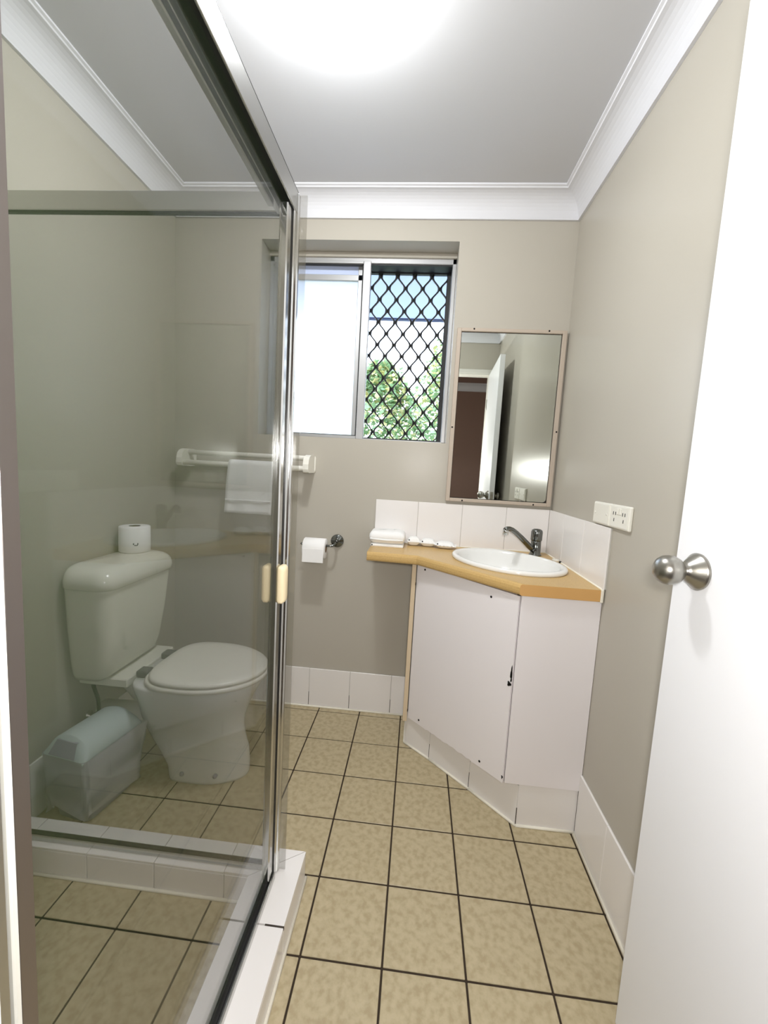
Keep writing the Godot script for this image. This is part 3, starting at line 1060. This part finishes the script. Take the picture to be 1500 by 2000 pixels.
	# ---- on the shelf end of the worktop
	var ft := base("folded_towel", Vector3(-0.238, 0.8785, 0.078))
	tag(ft, "thick folded white towel on the left end of the countertop", "towel")
	rings = []
	for p in [[0.012, 0.0], [0.004, 0.004], [0.0, 0.012], [-0.004, 0.026], [-0.002, 0.040], [0.006, 0.050], [0.022, 0.055], [0.05, 0.056]]:
		var r := rrect(-0.076 + p[0], 0.077 - p[0], -0.064 + p[0], 0.062 - p[0], 0.018, p[1])
		for i in r.size():
			r[i].y += 0.003 * sin(r[i].x * 50.0) * p[1] * 12.0 - 0.004 * (r[i].x + 0.03) * 3.0 * p[1] * 10.0
		rings.append(r)
	st = mb(false)
	loft(st, rings)
	build(st, "towel_fold", M.terry, ft)
	st = mb(false)
	tube(st, [Vector3(-0.074, 0.020, 0.0635), Vector3(0.0, 0.017, 0.0665), Vector3(0.072, 0.018, 0.0635)], 0.004, 8)
	build(st, "fold_edge", M.terry, ft)
	var fc := base("folded_cloth", Vector3(-0.236, 0.8635, 0.078))
	tag(fc, "thin folded white cloth with a dark spot, under the thick folded towel", "cloth")
	rings = []
	for p in [[0.002, 0.0], [0.0, 0.004], [0.001, 0.011], [0.006, 0.0145]]:
		rings.append(rrect(-0.073 + p[0], 0.074 - p[0], -0.062 + p[0], 0.060 - p[0], 0.006, p[1]))
	st = mb(false)
	loft(st, rings)
	build(st, "cloth_fold", M.terry, fc)
	st = mb(false)
	lathe(st, [[0.0032, 0.0], [0.0032, 0.001], [0.0, 0.0012]], Vector3(-0.066, 0.0075, 0.0598), Vector3.BACK, 10)
	build(st, "spot", M.ink, fc)
	sachet(Vector3(-0.119, 0.8637, 0.044), 0.060, 0.050, 0.044, 0.06, "small wrapped soap packet nearest the folded towel")
	sachet(Vector3(-0.052, 0.8637, 0.046), 0.070, 0.054, 0.040, -0.05, "wrapped soap packet in the middle of the three by the tiles")
	sachet(Vector3(0.026, 0.8637, 0.062), 0.090, 0.068, 0.034, -0.12, "crumpled white sachet beside the basin rim")

const BC := Vector2(0.256, 0.288)

func basin_pt(k: float, t: float) -> Vector2:
	var u := Vector2(1, 1).normalized()
	var v := Vector2(1, -1).normalized()
	return BC + u * cos(t) * 0.236 * k + v * sin(t) * 0.183 * k

func sachet(at: Vector3, w: float, d: float, h: float, turn: float, label: String) -> void:
	var s := base("soap_sachet", at, turn)
	tag(s, label, "sachet", "wrapped toiletries on the countertop")
	var st := mb(false)
	var n := 14
	var grid := func(i: int, j: int, up: bool) -> Vector3:
		var x := (float(i) / n - 0.5)
		var z := (float(j) / n - 0.5)
		var e := (1.0 - pow(absf(x * 2.0), 4.0)) * (1.0 - pow(absf(z * 2.0), 4.0))
		var wr := sin(i * 2.3 + at.x * 90.0) * cos(j * 1.9 + at.x * 50.0) * 0.0022
		var y := h * 0.45 + (h * 0.5 * e + wr if up else -h * 0.42 * e)
		return Vector3(x * w, maxf(y, 0.0005), z * d)
	for i in n:
		for j in n:
			for up in [true, false]:
				quad(st, grid.call(i, j, up), grid.call(i + 1, j, up), grid.call(i + 1, j + 1, up), grid.call(i, j + 1, up), Vector3.UP if up else Vector3.DOWN)
	build(st, "wrapper", M.paper, s)
	box("seal_flap", Vector3(w * 0.40, h * 0.40, -d * 0.5), Vector3(w * 0.56, h * 0.47, d * 0.5), M.paper, s)
	st = mb(false)
	var p: Vector3 = grid.call(2, n - 1, true)
	lathe(st, [[0.0032, 0.0], [0.0032, 0.002], [0.0, 0.0022]], p + Vector3(0, -0.0003, 0), Vector3(0, 0.35, 1), 10)
	build(st, "print", M.ink, s)

# ------------------------------------------------------------------ mirror and power points
func mirror_and_outlets() -> void:
	var m := base("wall_mirror", Vector3(0.254, 1.466, 0.0))
	tag(m, "tall mirror in a pale timber frame above the basin", "mirror")
	var o := -m.position
	var x0 := 0.016
	var x1 := 0.491
	var y0 := 1.0785
	var y1 := 1.8505
	var f := 0.0185
	var wd: Material = M.mirror_frame_wood
	for q in [[x0, y0, x0 + f, y1], [x1 - f, y0, x1, y1], [x0 + f, y0, x1 - f, y0 + f - 0.003], [x0 + f, y1 - f + 0.004, x1 - f, y1]]:
		box("frame", o + Vector3(q[0], q[1], 0.0), o + Vector3(q[2], q[3], 0.021), wd, m, 0.0015)
	box("mirror_backing", o + Vector3(x0 + f - 0.002, y0 + 0.012, 0.001), o + Vector3(x1 - f + 0.002, y1 - 0.012, 0.0085), M.black_rubber, m)
	# glass with one worn lower corner
	var gx0 := x0 + f + 0.002
	var gx1 := x1 - f - 0.0035
	var gy0 := y0 + f
	var gy1 := y1 - f + 0.001
	var pts := PackedVector2Array([Vector2(gx0, gy0), Vector2(gx1 - 0.03, gy0)])
	for i in 7:
		var t := -PI / 2.0 + PI / 2.0 * i / 6.0
		pts.append(Vector2(gx1 - 0.016 + cos(t) * 0.016, gy0 + 0.016 + sin(t) * 0.016))
	pts.append(Vector2(gx1, gy1))
	pts.append(Vector2(gx0, gy1))
	var st := mb()
	for i in range(1, pts.size() - 1):
		tri(st, o + Vector3(pts[0].x, pts[0].y, 0.0125), o + Vector3(pts[i].x, pts[i].y, 0.0125), o + Vector3(pts[i + 1].x, pts[i + 1].y, 0.0125), Vector3.BACK)
	for i in pts.size():
		var a := pts[i]
		var b := pts[(i + 1) % pts.size()]
		quad(st, o + Vector3(a.x, a.y, 0.0125), o + Vector3(b.x, b.y, 0.0125), o + Vector3(b.x, b.y, 0.0085), o + Vector3(a.x, a.y, 0.0085), Vector3((a.x + b.x) / 2 - 0.25, (a.y + b.y) / 2 - 1.46, 0))
	build(st, "glass", M.mirror_silver, m)
	for p in [Vector2(0.089, y1 - 0.004), Vector2(0.413, y1 - 0.004), Vector2(0.092, y0 + 0.006), Vector2(0.413, y0 + 0.006), Vector2(x0 + 0.007, 1.415), Vector2(x1 - 0.007, 1.415)]:
		st = mb(false)
		lathe(st, [[0.0038, 0.0], [0.0038, 0.001], [0.0, 0.002]], o + Vector3(p.x, p.y, 0.0208), Vector3.BACK, 10)
		build(st, "screw", M.screw_dark, m)

	# two white plates side by side on the right wall
	for k in 2:
		var z0: float = 0.480 if k == 0 else 0.603
		var z1: float = 0.6015 if k == 0 else 0.724
		var s := base("power_outlet" if k == 1 else "blank_plate", Vector3(W, 1.105, (z0 + z1) / 2.0))
		if k == 1:
			tag(s, "white double power outlet with switches on the right wall", "outlet")
		else:
			tag(s, "blank white cover plate between the mirror corner and the power outlet", "cover plate")
		var hz := (z1 - z0) / 2.0
		box("plate", Vector3(-0.011, -0.036, -hz), Vector3(0.0, 0.036, hz), M.white_plastic, s, 0.003)
		box("face", Vector3(-0.0125, -0.031, -hz + 0.005), Vector3(-0.0108, 0.031, hz - 0.005), M.white_plastic, s, 0.001)
		if k == 0:
			for zz in [-0.042, 0.042]:
				st = mb(false)
				lathe(st, [[0.004, 0.0], [0.004, 0.001], [0.0, 0.0014]], Vector3(-0.0125, 0.0, zz), Vector3.LEFT, 10)
				build(st, "screw_cap", M.white_plastic, s)
		else:
			for zz in [-0.028, 0.030]:
				box("switch", Vector3(-0.0155, 0.008, zz + (0.016 if zz < 0 else -0.026)), Vector3(-0.0122, 0.026, zz + (0.026 if zz < 0 else -0.016)), M.white_plastic, s, 0.001)
				for q in [[0.010, -0.007], [0.010, 0.007], [-0.010, 0.0]]:
					var hh := 0.005
					box("slot", Vector3(-0.0131, q[0] - hh, zz + q[1] - 0.0016), Vector3(-0.0123, q[0] + hh, zz + q[1] + 0.0016), M.ink, s)

# ------------------------------------------------------------------ toilet
func oval(cx: float, cz: float, front: float, back: float, hz: float, y: float, sq := 2.0, n := 48) -> PackedVector3Array:
	# front is +x; a superellipse whose two halves may differ in length
	var a := PackedVector3Array()
	for i in n:
		var t := TAU * i / n
		var c := cos(t)
		var s := sin(t)
		var e := sq if c < 0.0 else 2.0
		a.append(Vector3(cx + signf(c) * pow(absf(c), 2.0 / e) * (front if c > 0.0 else back), y, cz + signf(s) * pow(absf(s), 2.0 / e) * hz))
	return a

func toilet() -> void:
	var t := base("toilet", Vector3(-0.9, 0.0, 0.487))
	tag(t, "white ceramic toilet with its cistern against the left wall", "toilet")
	var o := -t.position
	var mv := func(r: PackedVector3Array) -> PackedVector3Array:
		for i in r.size():
			r[i] += o
		return r
	var cz := 0.487
	var st := mb(false)
	var rings := []
	# height, back, front, half width, squareness behind
	for p in [[0.0, -0.995, -0.705, 0.090, 5.0], [0.010, -0.995, -0.703, 0.091, 5.0], [0.05, -1.005, -0.703, 0.088, 4.5], [0.10, -1.045, -0.708, 0.086, 3.6], [0.145, -1.085, -0.722, 0.088, 3.0], [0.19, -1.110, -0.732, 0.098, 2.8], [0.235, -1.118, -0.727, 0.118, 2.8], [0.28, -1.114, -0.712, 0.138, 3.0], [0.325, -1.108, -0.692, 0.156, 3.4], [0.365, -1.106, -0.670, 0.167, 4.0], [0.392, -1.106, -0.660, 0.171, 4.4], [0.400, -1.102, -0.664, 0.167, 4.4]]:
		var mid := -0.88
		rings.append(mv.call(oval(mid, cz, p[2] - mid, mid - p[1], p[3], p[0], p[4])))
	loft(st, rings)
	build(st, "pan", M.porcelain, t)
	# seat ring and lid
	st = mb(false)
	rings = []
	for p in [[0.401, 0.008], [0.404, 0.0], [0.414, 0.0], [0.419, 0.006]]:
		rings.append(mv.call(oval(-0.885, cz, 0.243 - p[1], 0.180 - p[1], 0.183 - p[1], p[0], 3.2)))
	loft(st, rings)
	build(st, "seat", M.white_plastic, t)
	st = mb(false)
	rings = []
	for p in [[0.4205, 0.012], [0.424, 0.005], [0.431, 0.004], [0.437, 0.012], [0.4395, 0.04], [0.441, 0.10]]:
		rings.append(mv.call(oval(-0.885, cz, 0.243 - p[1], 0.168 - p[1], 0.183 - p[1], p[0], 3.2)))
	loft(st, rings)
	build(st, "lid", M.white_plastic, t)
	for z in [-0.075, 0.075]:
		box("hinge", o + Vector3(-1.10, 0.400, cz + z - 0.022), o + Vector3(-1.056, 0.425, cz + z + 0.022), M.hinge_grey, t, 0.004)
	for p in [Vector3(-0.925, 0.035, 0.5685), Vector3(-0.80, 0.035, 0.5625)]:
		st = mb(false)
		lathe(st, [[0.008, -0.006], [0.008, 0.012], [0.005, 0.016], [0.0, 0.017]], o + p, Vector3(0, 0.1, 1), 12)
		build(st, "bolt_cap", M.bin_grey, t)
	# shelf between cistern and pan
	box("link_shelf", o + Vector3(-1.298, 0.372, 0.325), o + Vector3(-1.112, 0.405, 0.612), M.old_porcelain, t, 0.004)
	# flush bend down behind the pan
	st = mb(false)
	tube(st, [o + Vector3(-1.19, 0.38, cz), o + Vector3(-1.19, 0.32, cz), o + Vector3(-1.15, 0.28, cz), o + Vector3(-1.08, 0.27, cz)], 0.028, 14)
	build(st, "flush_bend", M.white_plastic, t)
	st = mb(false)
	tube(st, [o + Vector3(-1.08, 0.20, cz), o + Vector3(-1.16, 0.19, cz), o + Vector3(-1.305, 0.185, cz)], 0.05, 18)
	build(st, "waste_pipe", M.white_plastic, t)
	# cistern
	st = mb(false)
	rings = []
	for p in [[0.405, -1.185, 0.145, 0.03], [0.425, -1.165, 0.155, 0.035], [0.47, -1.152, 0.165, 0.04], [0.60, -1.135, 0.180, 0.045], [0.735, -1.122, 0.190, 0.05], [0.752, -1.122, 0.190, 0.05]]:
		var r := rrect(-1.304, p[1], 0.497 - p[2], 0.497 + p[2], p[3], p[0], 8)
		rings.append(mv.call(r))
	loft(st, rings)
	build(st, "cistern", M.old_porcelain, t)
	st = mb(false)
	rings = []
	for p in [[0.750, 0.004], [0.754, 0.0], [0.775, 0.0], [0.792, 0.004], [0.806, 0.013], [0.816, 0.026], [0.822, 0.044], [0.825, 0.066]]:
		var r := rrect(-1.304 + p[1] * 0.35, -1.112 - p[1], 0.497 - 0.200 + p[1], 0.497 + 0.200 - p[1], 0.055 - p[1] * 0.4, p[0], 8)
		rings.append(mv.call(r))
	loft(st, rings)
	build(st, "cistern_lid", M.old_porcelain, t)
	# braided supply hose and stop tap
	st = mb(false)
	tube(st, [o + Vector3(-1.25, 0.405, 0.60), o + Vector3(-1.25, 0.36, 0.60), o + Vector3(-1.245, 0.30, 0.585), o + Vector3(-1.26, 0.24, 0.565), o + Vector3(-1.29, 0.215, 0.56)], 0.0065, 8)
	build(st, "supply_hose", M.screw_dark, t)
	st = mb(false)
	lathe(st, [[0.02, 0.0], [0.02, 0.003], [0.009, 0.006], [0.009, 0.035], [0.014, 0.037], [0.014, 0.045], [0.0, 0.046]], o + Vector3(-1.305, 0.215, 0.56), Vector3.RIGHT, 14)
	build(st, "stop_valve", M.satin_steel, t)

# ------------------------------------------------------------------ rails, rolls, bin
func roll_mesh(st: SurfaceTool, len_: float, r: float, core: float, at: Vector3, dir: Vector3) -> void:
	# outside, end face, inside of the tube
	lathe_open(st, [[core, 0.0], [r - 0.003, 0.0], [r, 0.003], [r, len_ - 0.003], [r - 0.003, len_], [core, len_]], at, dir)

func lathe_open(st: SurfaceTool, prof: Array, at: Vector3, dir: Vector3, n := 36) -> void:
	var q := Quaternion(Vector3.UP, dir.normalized())
	var rings := []
	for p in prof:
		var c := circle(n, p[0], p[1])
		for i in n:
			c[i] = at + q * c[i]
		rings.append(c)
	loft(st, rings, false, false)

func bath_things() -> void:
	# double towel rail under the window
	var t := base("towel_rail", Vector3(-0.9, 1.21, 0.0))
	tag(t, "double white plastic towel rail under the window", "towel rail")
	var o := -t.position
	var st: SurfaceTool
	for x in [-1.215, -0.622]:
		var br := Node3D.new()
		br.name = "bracket"
		t.add_child(br, true)
		var s := 1.0 if x > -0.9 else -1.0
		st = mb(false)
		var rings := []
		for p in [[0.0, 0.0], [0.006, 0.0], [0.010, 0.004]]:
			var r := rrect(x - 0.018 + p[1], x + 0.018 - p[1], 1.172 + p[1], 1.252 - p[1], 0.012, 0.0)
			for i in r.size():
				r[i] = o + Vector3(r[i].x, r[i].z, p[0])
			rings.append(r)
		loft(st, rings)
		build(st, "wall_plate", M.white_plastic, br)
		st = mb()
		slab_x(st, [Vector2(0.004, 1.252), Vector2(0.070, 1.253), Vector2(0.096, 1.246), Vector2(0.112, 1.232), Vector2(0.1195, 1.210), Vector2(0.1195, 1.188), Vector2(0.114, 1.176), Vector2(0.102, 1.171), Vector2(0.004, 1.172)], x - 0.013, x + 0.013, o)
		build(st, "arm", M.white_plastic, br)
	st = mb(false)
	tube(st, [o + Vector3(-1.212, 1.238, 0.055), o + Vector3(-0.625, 1.238, 0.055)], 0.0115, 14)
	build(st, "bar", M.white_plastic, t)
	st = mb(false)
	tube(st, [o + Vector3(-1.235, 1.190, 0.100), o + Vector3(-0.622, 1.190, 0.100)], 0.0122, 14)
	build(st, "bar", M.white_plastic, t)

	# hand towel folded over the front bar
	var h := base("hand_towel", Vector3(-0.87, 1.19, 0.1))
	tag(h, "white hand towel hanging over the front bar of the towel rail", "towel")
	var path := []
	for k in 9:
		path.append(Vector2(0.0835, 1.03 + 0.155 * k / 8.0))
	for k in 9:
		var a := PI - PI * k / 8.0
		path.append(Vector2(0.100 + cos(a) * 0.0155, 1.190 + sin(a) * 0.0155))
	for k in 15:
		path.append(Vector2(0.1155 + 0.004 * sin(k * 0.4), 1.185 - 0.215 * (k + 1) / 15.0))
	st = mb(false)
	var nx := 14
	var x0 := -0.985
	var x1 := -0.765
	var sheet := func(i: int, j: int, th: float) -> Vector3:
		var p: Vector2 = path[j]
		var q: Vector2 = path[mini(j + 1, path.size() - 1)] - path[maxi(j - 1, 0)]
		var n := Vector2(-q.y, q.x).normalized()
		var x := lerpf(x0 + 0.012 * (1.0 - float(j) / path.size()), x1, float(i) / nx)
		var hang := clampf((1.19 - p.y) / 0.2, 0.0, 1.0)
		var w := 0.004 * sin(x * 55.0) * hang
		var v := p + n * th
		return -h.position + Vector3(x - 0.010 * hang, v.y, v.y * 0.0 + v.x + w)
	for i in nx:
		for j in path.size() - 1:
			for th in [0.0, 0.009]:
				var a: Vector3 = sheet.call(i, j, th)
				var b: Vector3 = sheet.call(i + 1, j, th)
				var c: Vector3 = sheet.call(i + 1, j + 1, th)
				var d: Vector3 = sheet.call(i, j + 1, th)
				var up: Vector3 = sheet.call(i, j, 0.009) - sheet.call(i, j, 0.0)
				quad(st, a, b, c, d, up if th > 0.0 else -up)
	for j in path.size() - 1:
		for i in [0, nx]:
			quad(st, sheet.call(i, j, 0.0), sheet.call(i, j + 1, 0.0), sheet.call(i, j + 1, 0.009), sheet.call(i, j, 0.009), Vector3.LEFT if i == 0 else Vector3.RIGHT)
	for j in [0, path.size() - 1]:
		for i in nx:
			quad(st, sheet.call(i, j, 0.0), sheet.call(i + 1, j, 0.0), sheet.call(i + 1, j, 0.009), sheet.call(i, j, 0.009), Vector3.DOWN)
	build(st, "towel_cloth", M.terry, h)
	st = mb()
	bx(st, -h.position + Vector3(x0 - 0.004, 1.028, 0.125), -h.position + Vector3(x1 - 0.011, 1.034, 0.1295), 0.001)
	build(st, "woven_band", M.terry, h)

	# toilet paper holder on the back wall
	var ph := base("toilet_roll_holder", Vector3(-0.485, 0.852, 0.0))
	tag(ph, "chrome toilet roll holder on the wall between window and vanity", "toilet roll holder")
	st = mb(false)
	lathe(st, [[0.031, 0.0], [0.031, 0.007], [0.029, 0.010], [0.012, 0.012], [0.009, 0.015], [0.008, 0.030]], Vector3.ZERO, Vector3.BACK, 28)
	build(st, "rosette", M.tap_chrome, ph)
	st = mb(false)
	tube(st, [Vector3(0, 0, 0.02), Vector3(0, -0.004, 0.05), Vector3(-0.004, -0.010, 0.064), Vector3(-0.014, -0.014, 0.070), Vector3(-0.05, -0.016, 0.072), Vector3(-0.152, -0.014, 0.072), Vector3(-0.158, -0.008, 0.072)], 0.0055, 10)
	build(st, "arm", M.tap_chrome, ph)
	var tr := base("toilet_roll", Vector3(-0.627, 0.824, 0.072))
	tag(tr, "white toilet roll hanging on the chrome holder", "toilet roll")
	st = mb(false)
	roll_mesh(st, 0.104, 0.047, 0.020, Vector3.ZERO, Vector3.RIGHT)
	build(st, "paper", M.tissue, tr)
	st = mb(false)
	lathe_open(st, [[0.0201, 0.001], [0.0201, 0.103]], Vector3.ZERO, Vector3.RIGHT)
	build(st, "core", M.cardboard, tr)
	box("loose_sheet", Vector3(0.003, -0.060, 0.0425), Vector3(0.101, 0.005, 0.0475), M.tissue, tr, 0.001)

	# spare roll standing on the cistern
	var sr := base("toilet_roll", Vector3(-1.236, 0.8255, 0.392))
	tag(sr, "spare wrapped toilet roll standing on the cistern lid", "toilet roll")
	st = mb(false)
	roll_mesh(st, 0.102, 0.056, 0.021, Vector3.ZERO, Vector3.UP)
	build(st, "paper", M.tissue, sr)
	st = mb(false)
	lathe_open(st, [[0.0211, 0.001], [0.0211, 0.099]], Vector3.ZERO, Vector3.UP)
	build(st, "core", M.cardboard, sr)
	var q := Quaternion(Vector3.UP, 0.62)
	st = mb()
	for k in [[-0.006, 0.012, 0.034, 0.041], [-0.002, 0.010, 0.030, 0.034]]:
		var c := []
		for v in [[k[0], k[2]], [k[1], k[2]], [k[1], k[3]], [k[0], k[3]]]:
			c.append(Vector3(v[0], v[1], sqrt(0.0563 * 0.0563 - v[0] * v[0])))
		for i in 4:
			c[i] = q * c[i]
		quad(st, c[0], c[1], c[2], c[3], q * Vector3.BACK)
	build(st, "printed_mark", M.ink, sr)

	# waste bin between toilet and hob
	var b := base("waste_bin", Vector3(-1.172, 0.0, 0.692), -0.15)
	tag(b, "white lidded plastic waste bin on the floor left of the toilet", "bin")
	st = mb(false)
	var rings := []
	for p in [[0.0, 0.062, 0.085], [0.006, 0.066, 0.089], [0.12, 0.074, 0.10], [0.225, 0.082, 0.112]]:
		rings.append(rrect(-p[1], p[1], -p[2], p[2], 0.022, p[0], 5))
	loft(st, rings)
	build(st, "body", M.bin_grey, b)
	# barrel lid: an arch along z with sloping ends
	st = mb(false)
	rings = []
	for k in [[-0.118, 0.0], [-0.112, 0.55], [-0.098, 0.88], [-0.08, 1.0], [0.085, 1.0], [0.088, 0.98], [0.116, 0.0]]:
		var r := PackedVector3Array()
		for i in 17:
			var a := PI * i / 16.0
			r.append(Vector3(cos(a) * (0.080 if k[1] > 0.0 else 0.082), 0.234 + sin(a) * 0.064 * maxf(k[1], 0.02), k[0]))
		r.append(Vector3(-0.080, 0.226, k[0]))
		r.append(Vector3(0.080, 0.226, k[0]))
		rings.append(r)
	loft(st, rings)
	build(st, "lid", M.bin_plastic, b)
	st = mb()
	var fr := []
	for k in [[0.1155, 0.010], [0.0935, 0.050]]:
		fr.append([Vector3(-0.055 + k[1] * 0.3, 0.232 + k[1], k[0] + 0.004), Vector3(0.055 - k[1] * 0.3, 0.232 + k[1], k[0] + 0.004)])
	quad(st, fr[0][0], fr[0][1], fr[1][1], fr[1][0], Vector3(0, 0.4, 1))
	for k in 2:
		quad(st, fr[k][0], fr[k][1], fr[k][1] - Vector3(0, 0.0, 0.006), fr[k][0] - Vector3(0, 0.0, 0.006), Vector3.DOWN if k == 0 else Vector3.UP)
	build(st, "swing_flap", M.bin_grey, b)
	# liner pulled over the rim, its skirt hanging outside
	var bag := base("bin_liner", Vector3(-1.172, 0.0, 0.692), -0.15)
	tag(bag, "thin clear plastic bag pulled over the rim of the waste bin", "bag")
	st = mb(false)
	rings = []
	for k in 14:
		var f := float(k) / 13.0
		var y := 0.238 - 0.205 * f
		var hx := 0.088 - 0.006 * f
		var hz := 0.118 - 0.012 * f
		var r := rrect(-hx, hx, -hz, hz, 0.020, y, 8)
		for i in r.size():
			var t2 := TAU * i / r.size()
			var wob := 0.006 * sin(t2 * 7.0 + f * 5.0) * f + 0.005 * sin(t2 * 17.0 + 1.0 + f * 9.0) * (0.3 + f) + 0.003 * sin(t2 * 29.0 - f * 14.0) * f
			var flare := 0.022 * exp(-pow((fposmod(t2, TAU) - TAU * 0.875) * 2.2, 2.0)) * (1.0 - f)
			var d := Vector3(r[i].x, 0, r[i].z).normalized()
			r[i] += d * (wob + flare)
			r[i].y += 0.012 * sin(t2 * 5.0) * f
			r[i].x = clampf(r[i].x, -0.104, 0.125)
		rings.append(r)
	loft(st, rings, false, false)
	build(st, "film", M.bag_film, bag)

func slab_x(st: SurfaceTool, zy: Array, x0: float, x1: float, o: Vector3) -> void:
	var pts := PackedVector2Array(zy)
	var c := Vector2.ZERO
	for p in pts:
		c += p / pts.size()
	var ix := Geometry2D.triangulate_polygon(pts)
	for k in range(0, ix.size(), 3):
		for x in [x0, x1]:
			tri(st, o + Vector3(x, pts[ix[k]].y, pts[ix[k]].x), o + Vector3(x, pts[ix[k + 1]].y, pts[ix[k + 1]].x), o + Vector3(x, pts[ix[k + 2]].y, pts[ix[k + 2]].x), Vector3.LEFT if x == x0 else Vector3.RIGHT)
	for i in pts.size():
		var a := pts[i]
		var b := pts[(i + 1) % pts.size()]
		var m := (a + b) / 2.0 - c
		quad(st, o + Vector3(x0, a.y, a.x), o + Vector3(x1, a.y, a.x), o + Vector3(x1, b.y, b.x), o + Vector3(x0, b.y, b.x), Vector3(0, m.y, m.x))

# ------------------------------------------------------------------ ceiling lamp
func lamp() -> void:
	var at := Vector3(-0.405, H, 0.89)
	var l := base("ceiling_light", at)
	tag(l, "round glowing oyster light in the middle of the ceiling", "light")
	var st := mb(false)
	lathe(st, [[0.165, 0.0], [0.165, -0.010], [0.155, -0.014], [0.0, -0.014]].map(func(p): return [p[0], -p[1]]), Vector3.ZERO, Vector3.DOWN, 40)
	build(st, "base_plate", M.white_plastic, l)
	st = mb(false)
	lathe(st, [[0.16, 0.012], [0.178, 0.018], [0.182, 0.030], [0.172, 0.050], [0.145, 0.070], [0.10, 0.086], [0.05, 0.094], [0.0, 0.096]], Vector3.ZERO, Vector3.DOWN, 40)
	build(st, "lamp_dome", M.lamp_glass, l)
	var om := OmniLight3D.new()
	om.name = "lamp_light"
	om.position = Vector3(0, -0.055, 0)
	om.light_color = Color(0.985, 0.995, 1.0)
	om.light_energy = 0.58
	om.light_size = 0.04
	om.omni_range = 12.0
	om.omni_attenuation = 2.0
	om.shadow_enabled = true
	l.add_child(om)
	var ar := AreaLight3D.new()
	ar.name = "lamp_glow"
	ar.position = Vector3(0, -0.105, 0)
	ar.rotation.x = -PI / 2.0
	ar.area_size = Vector2(0.24, 0.24)
	ar.light_color = om.light_color
	ar.light_energy = 0.60
	ar.area_range = 12.0
	ar.area_attenuation = 2.0
	ar.shadow_enabled = true
	l.add_child(ar)
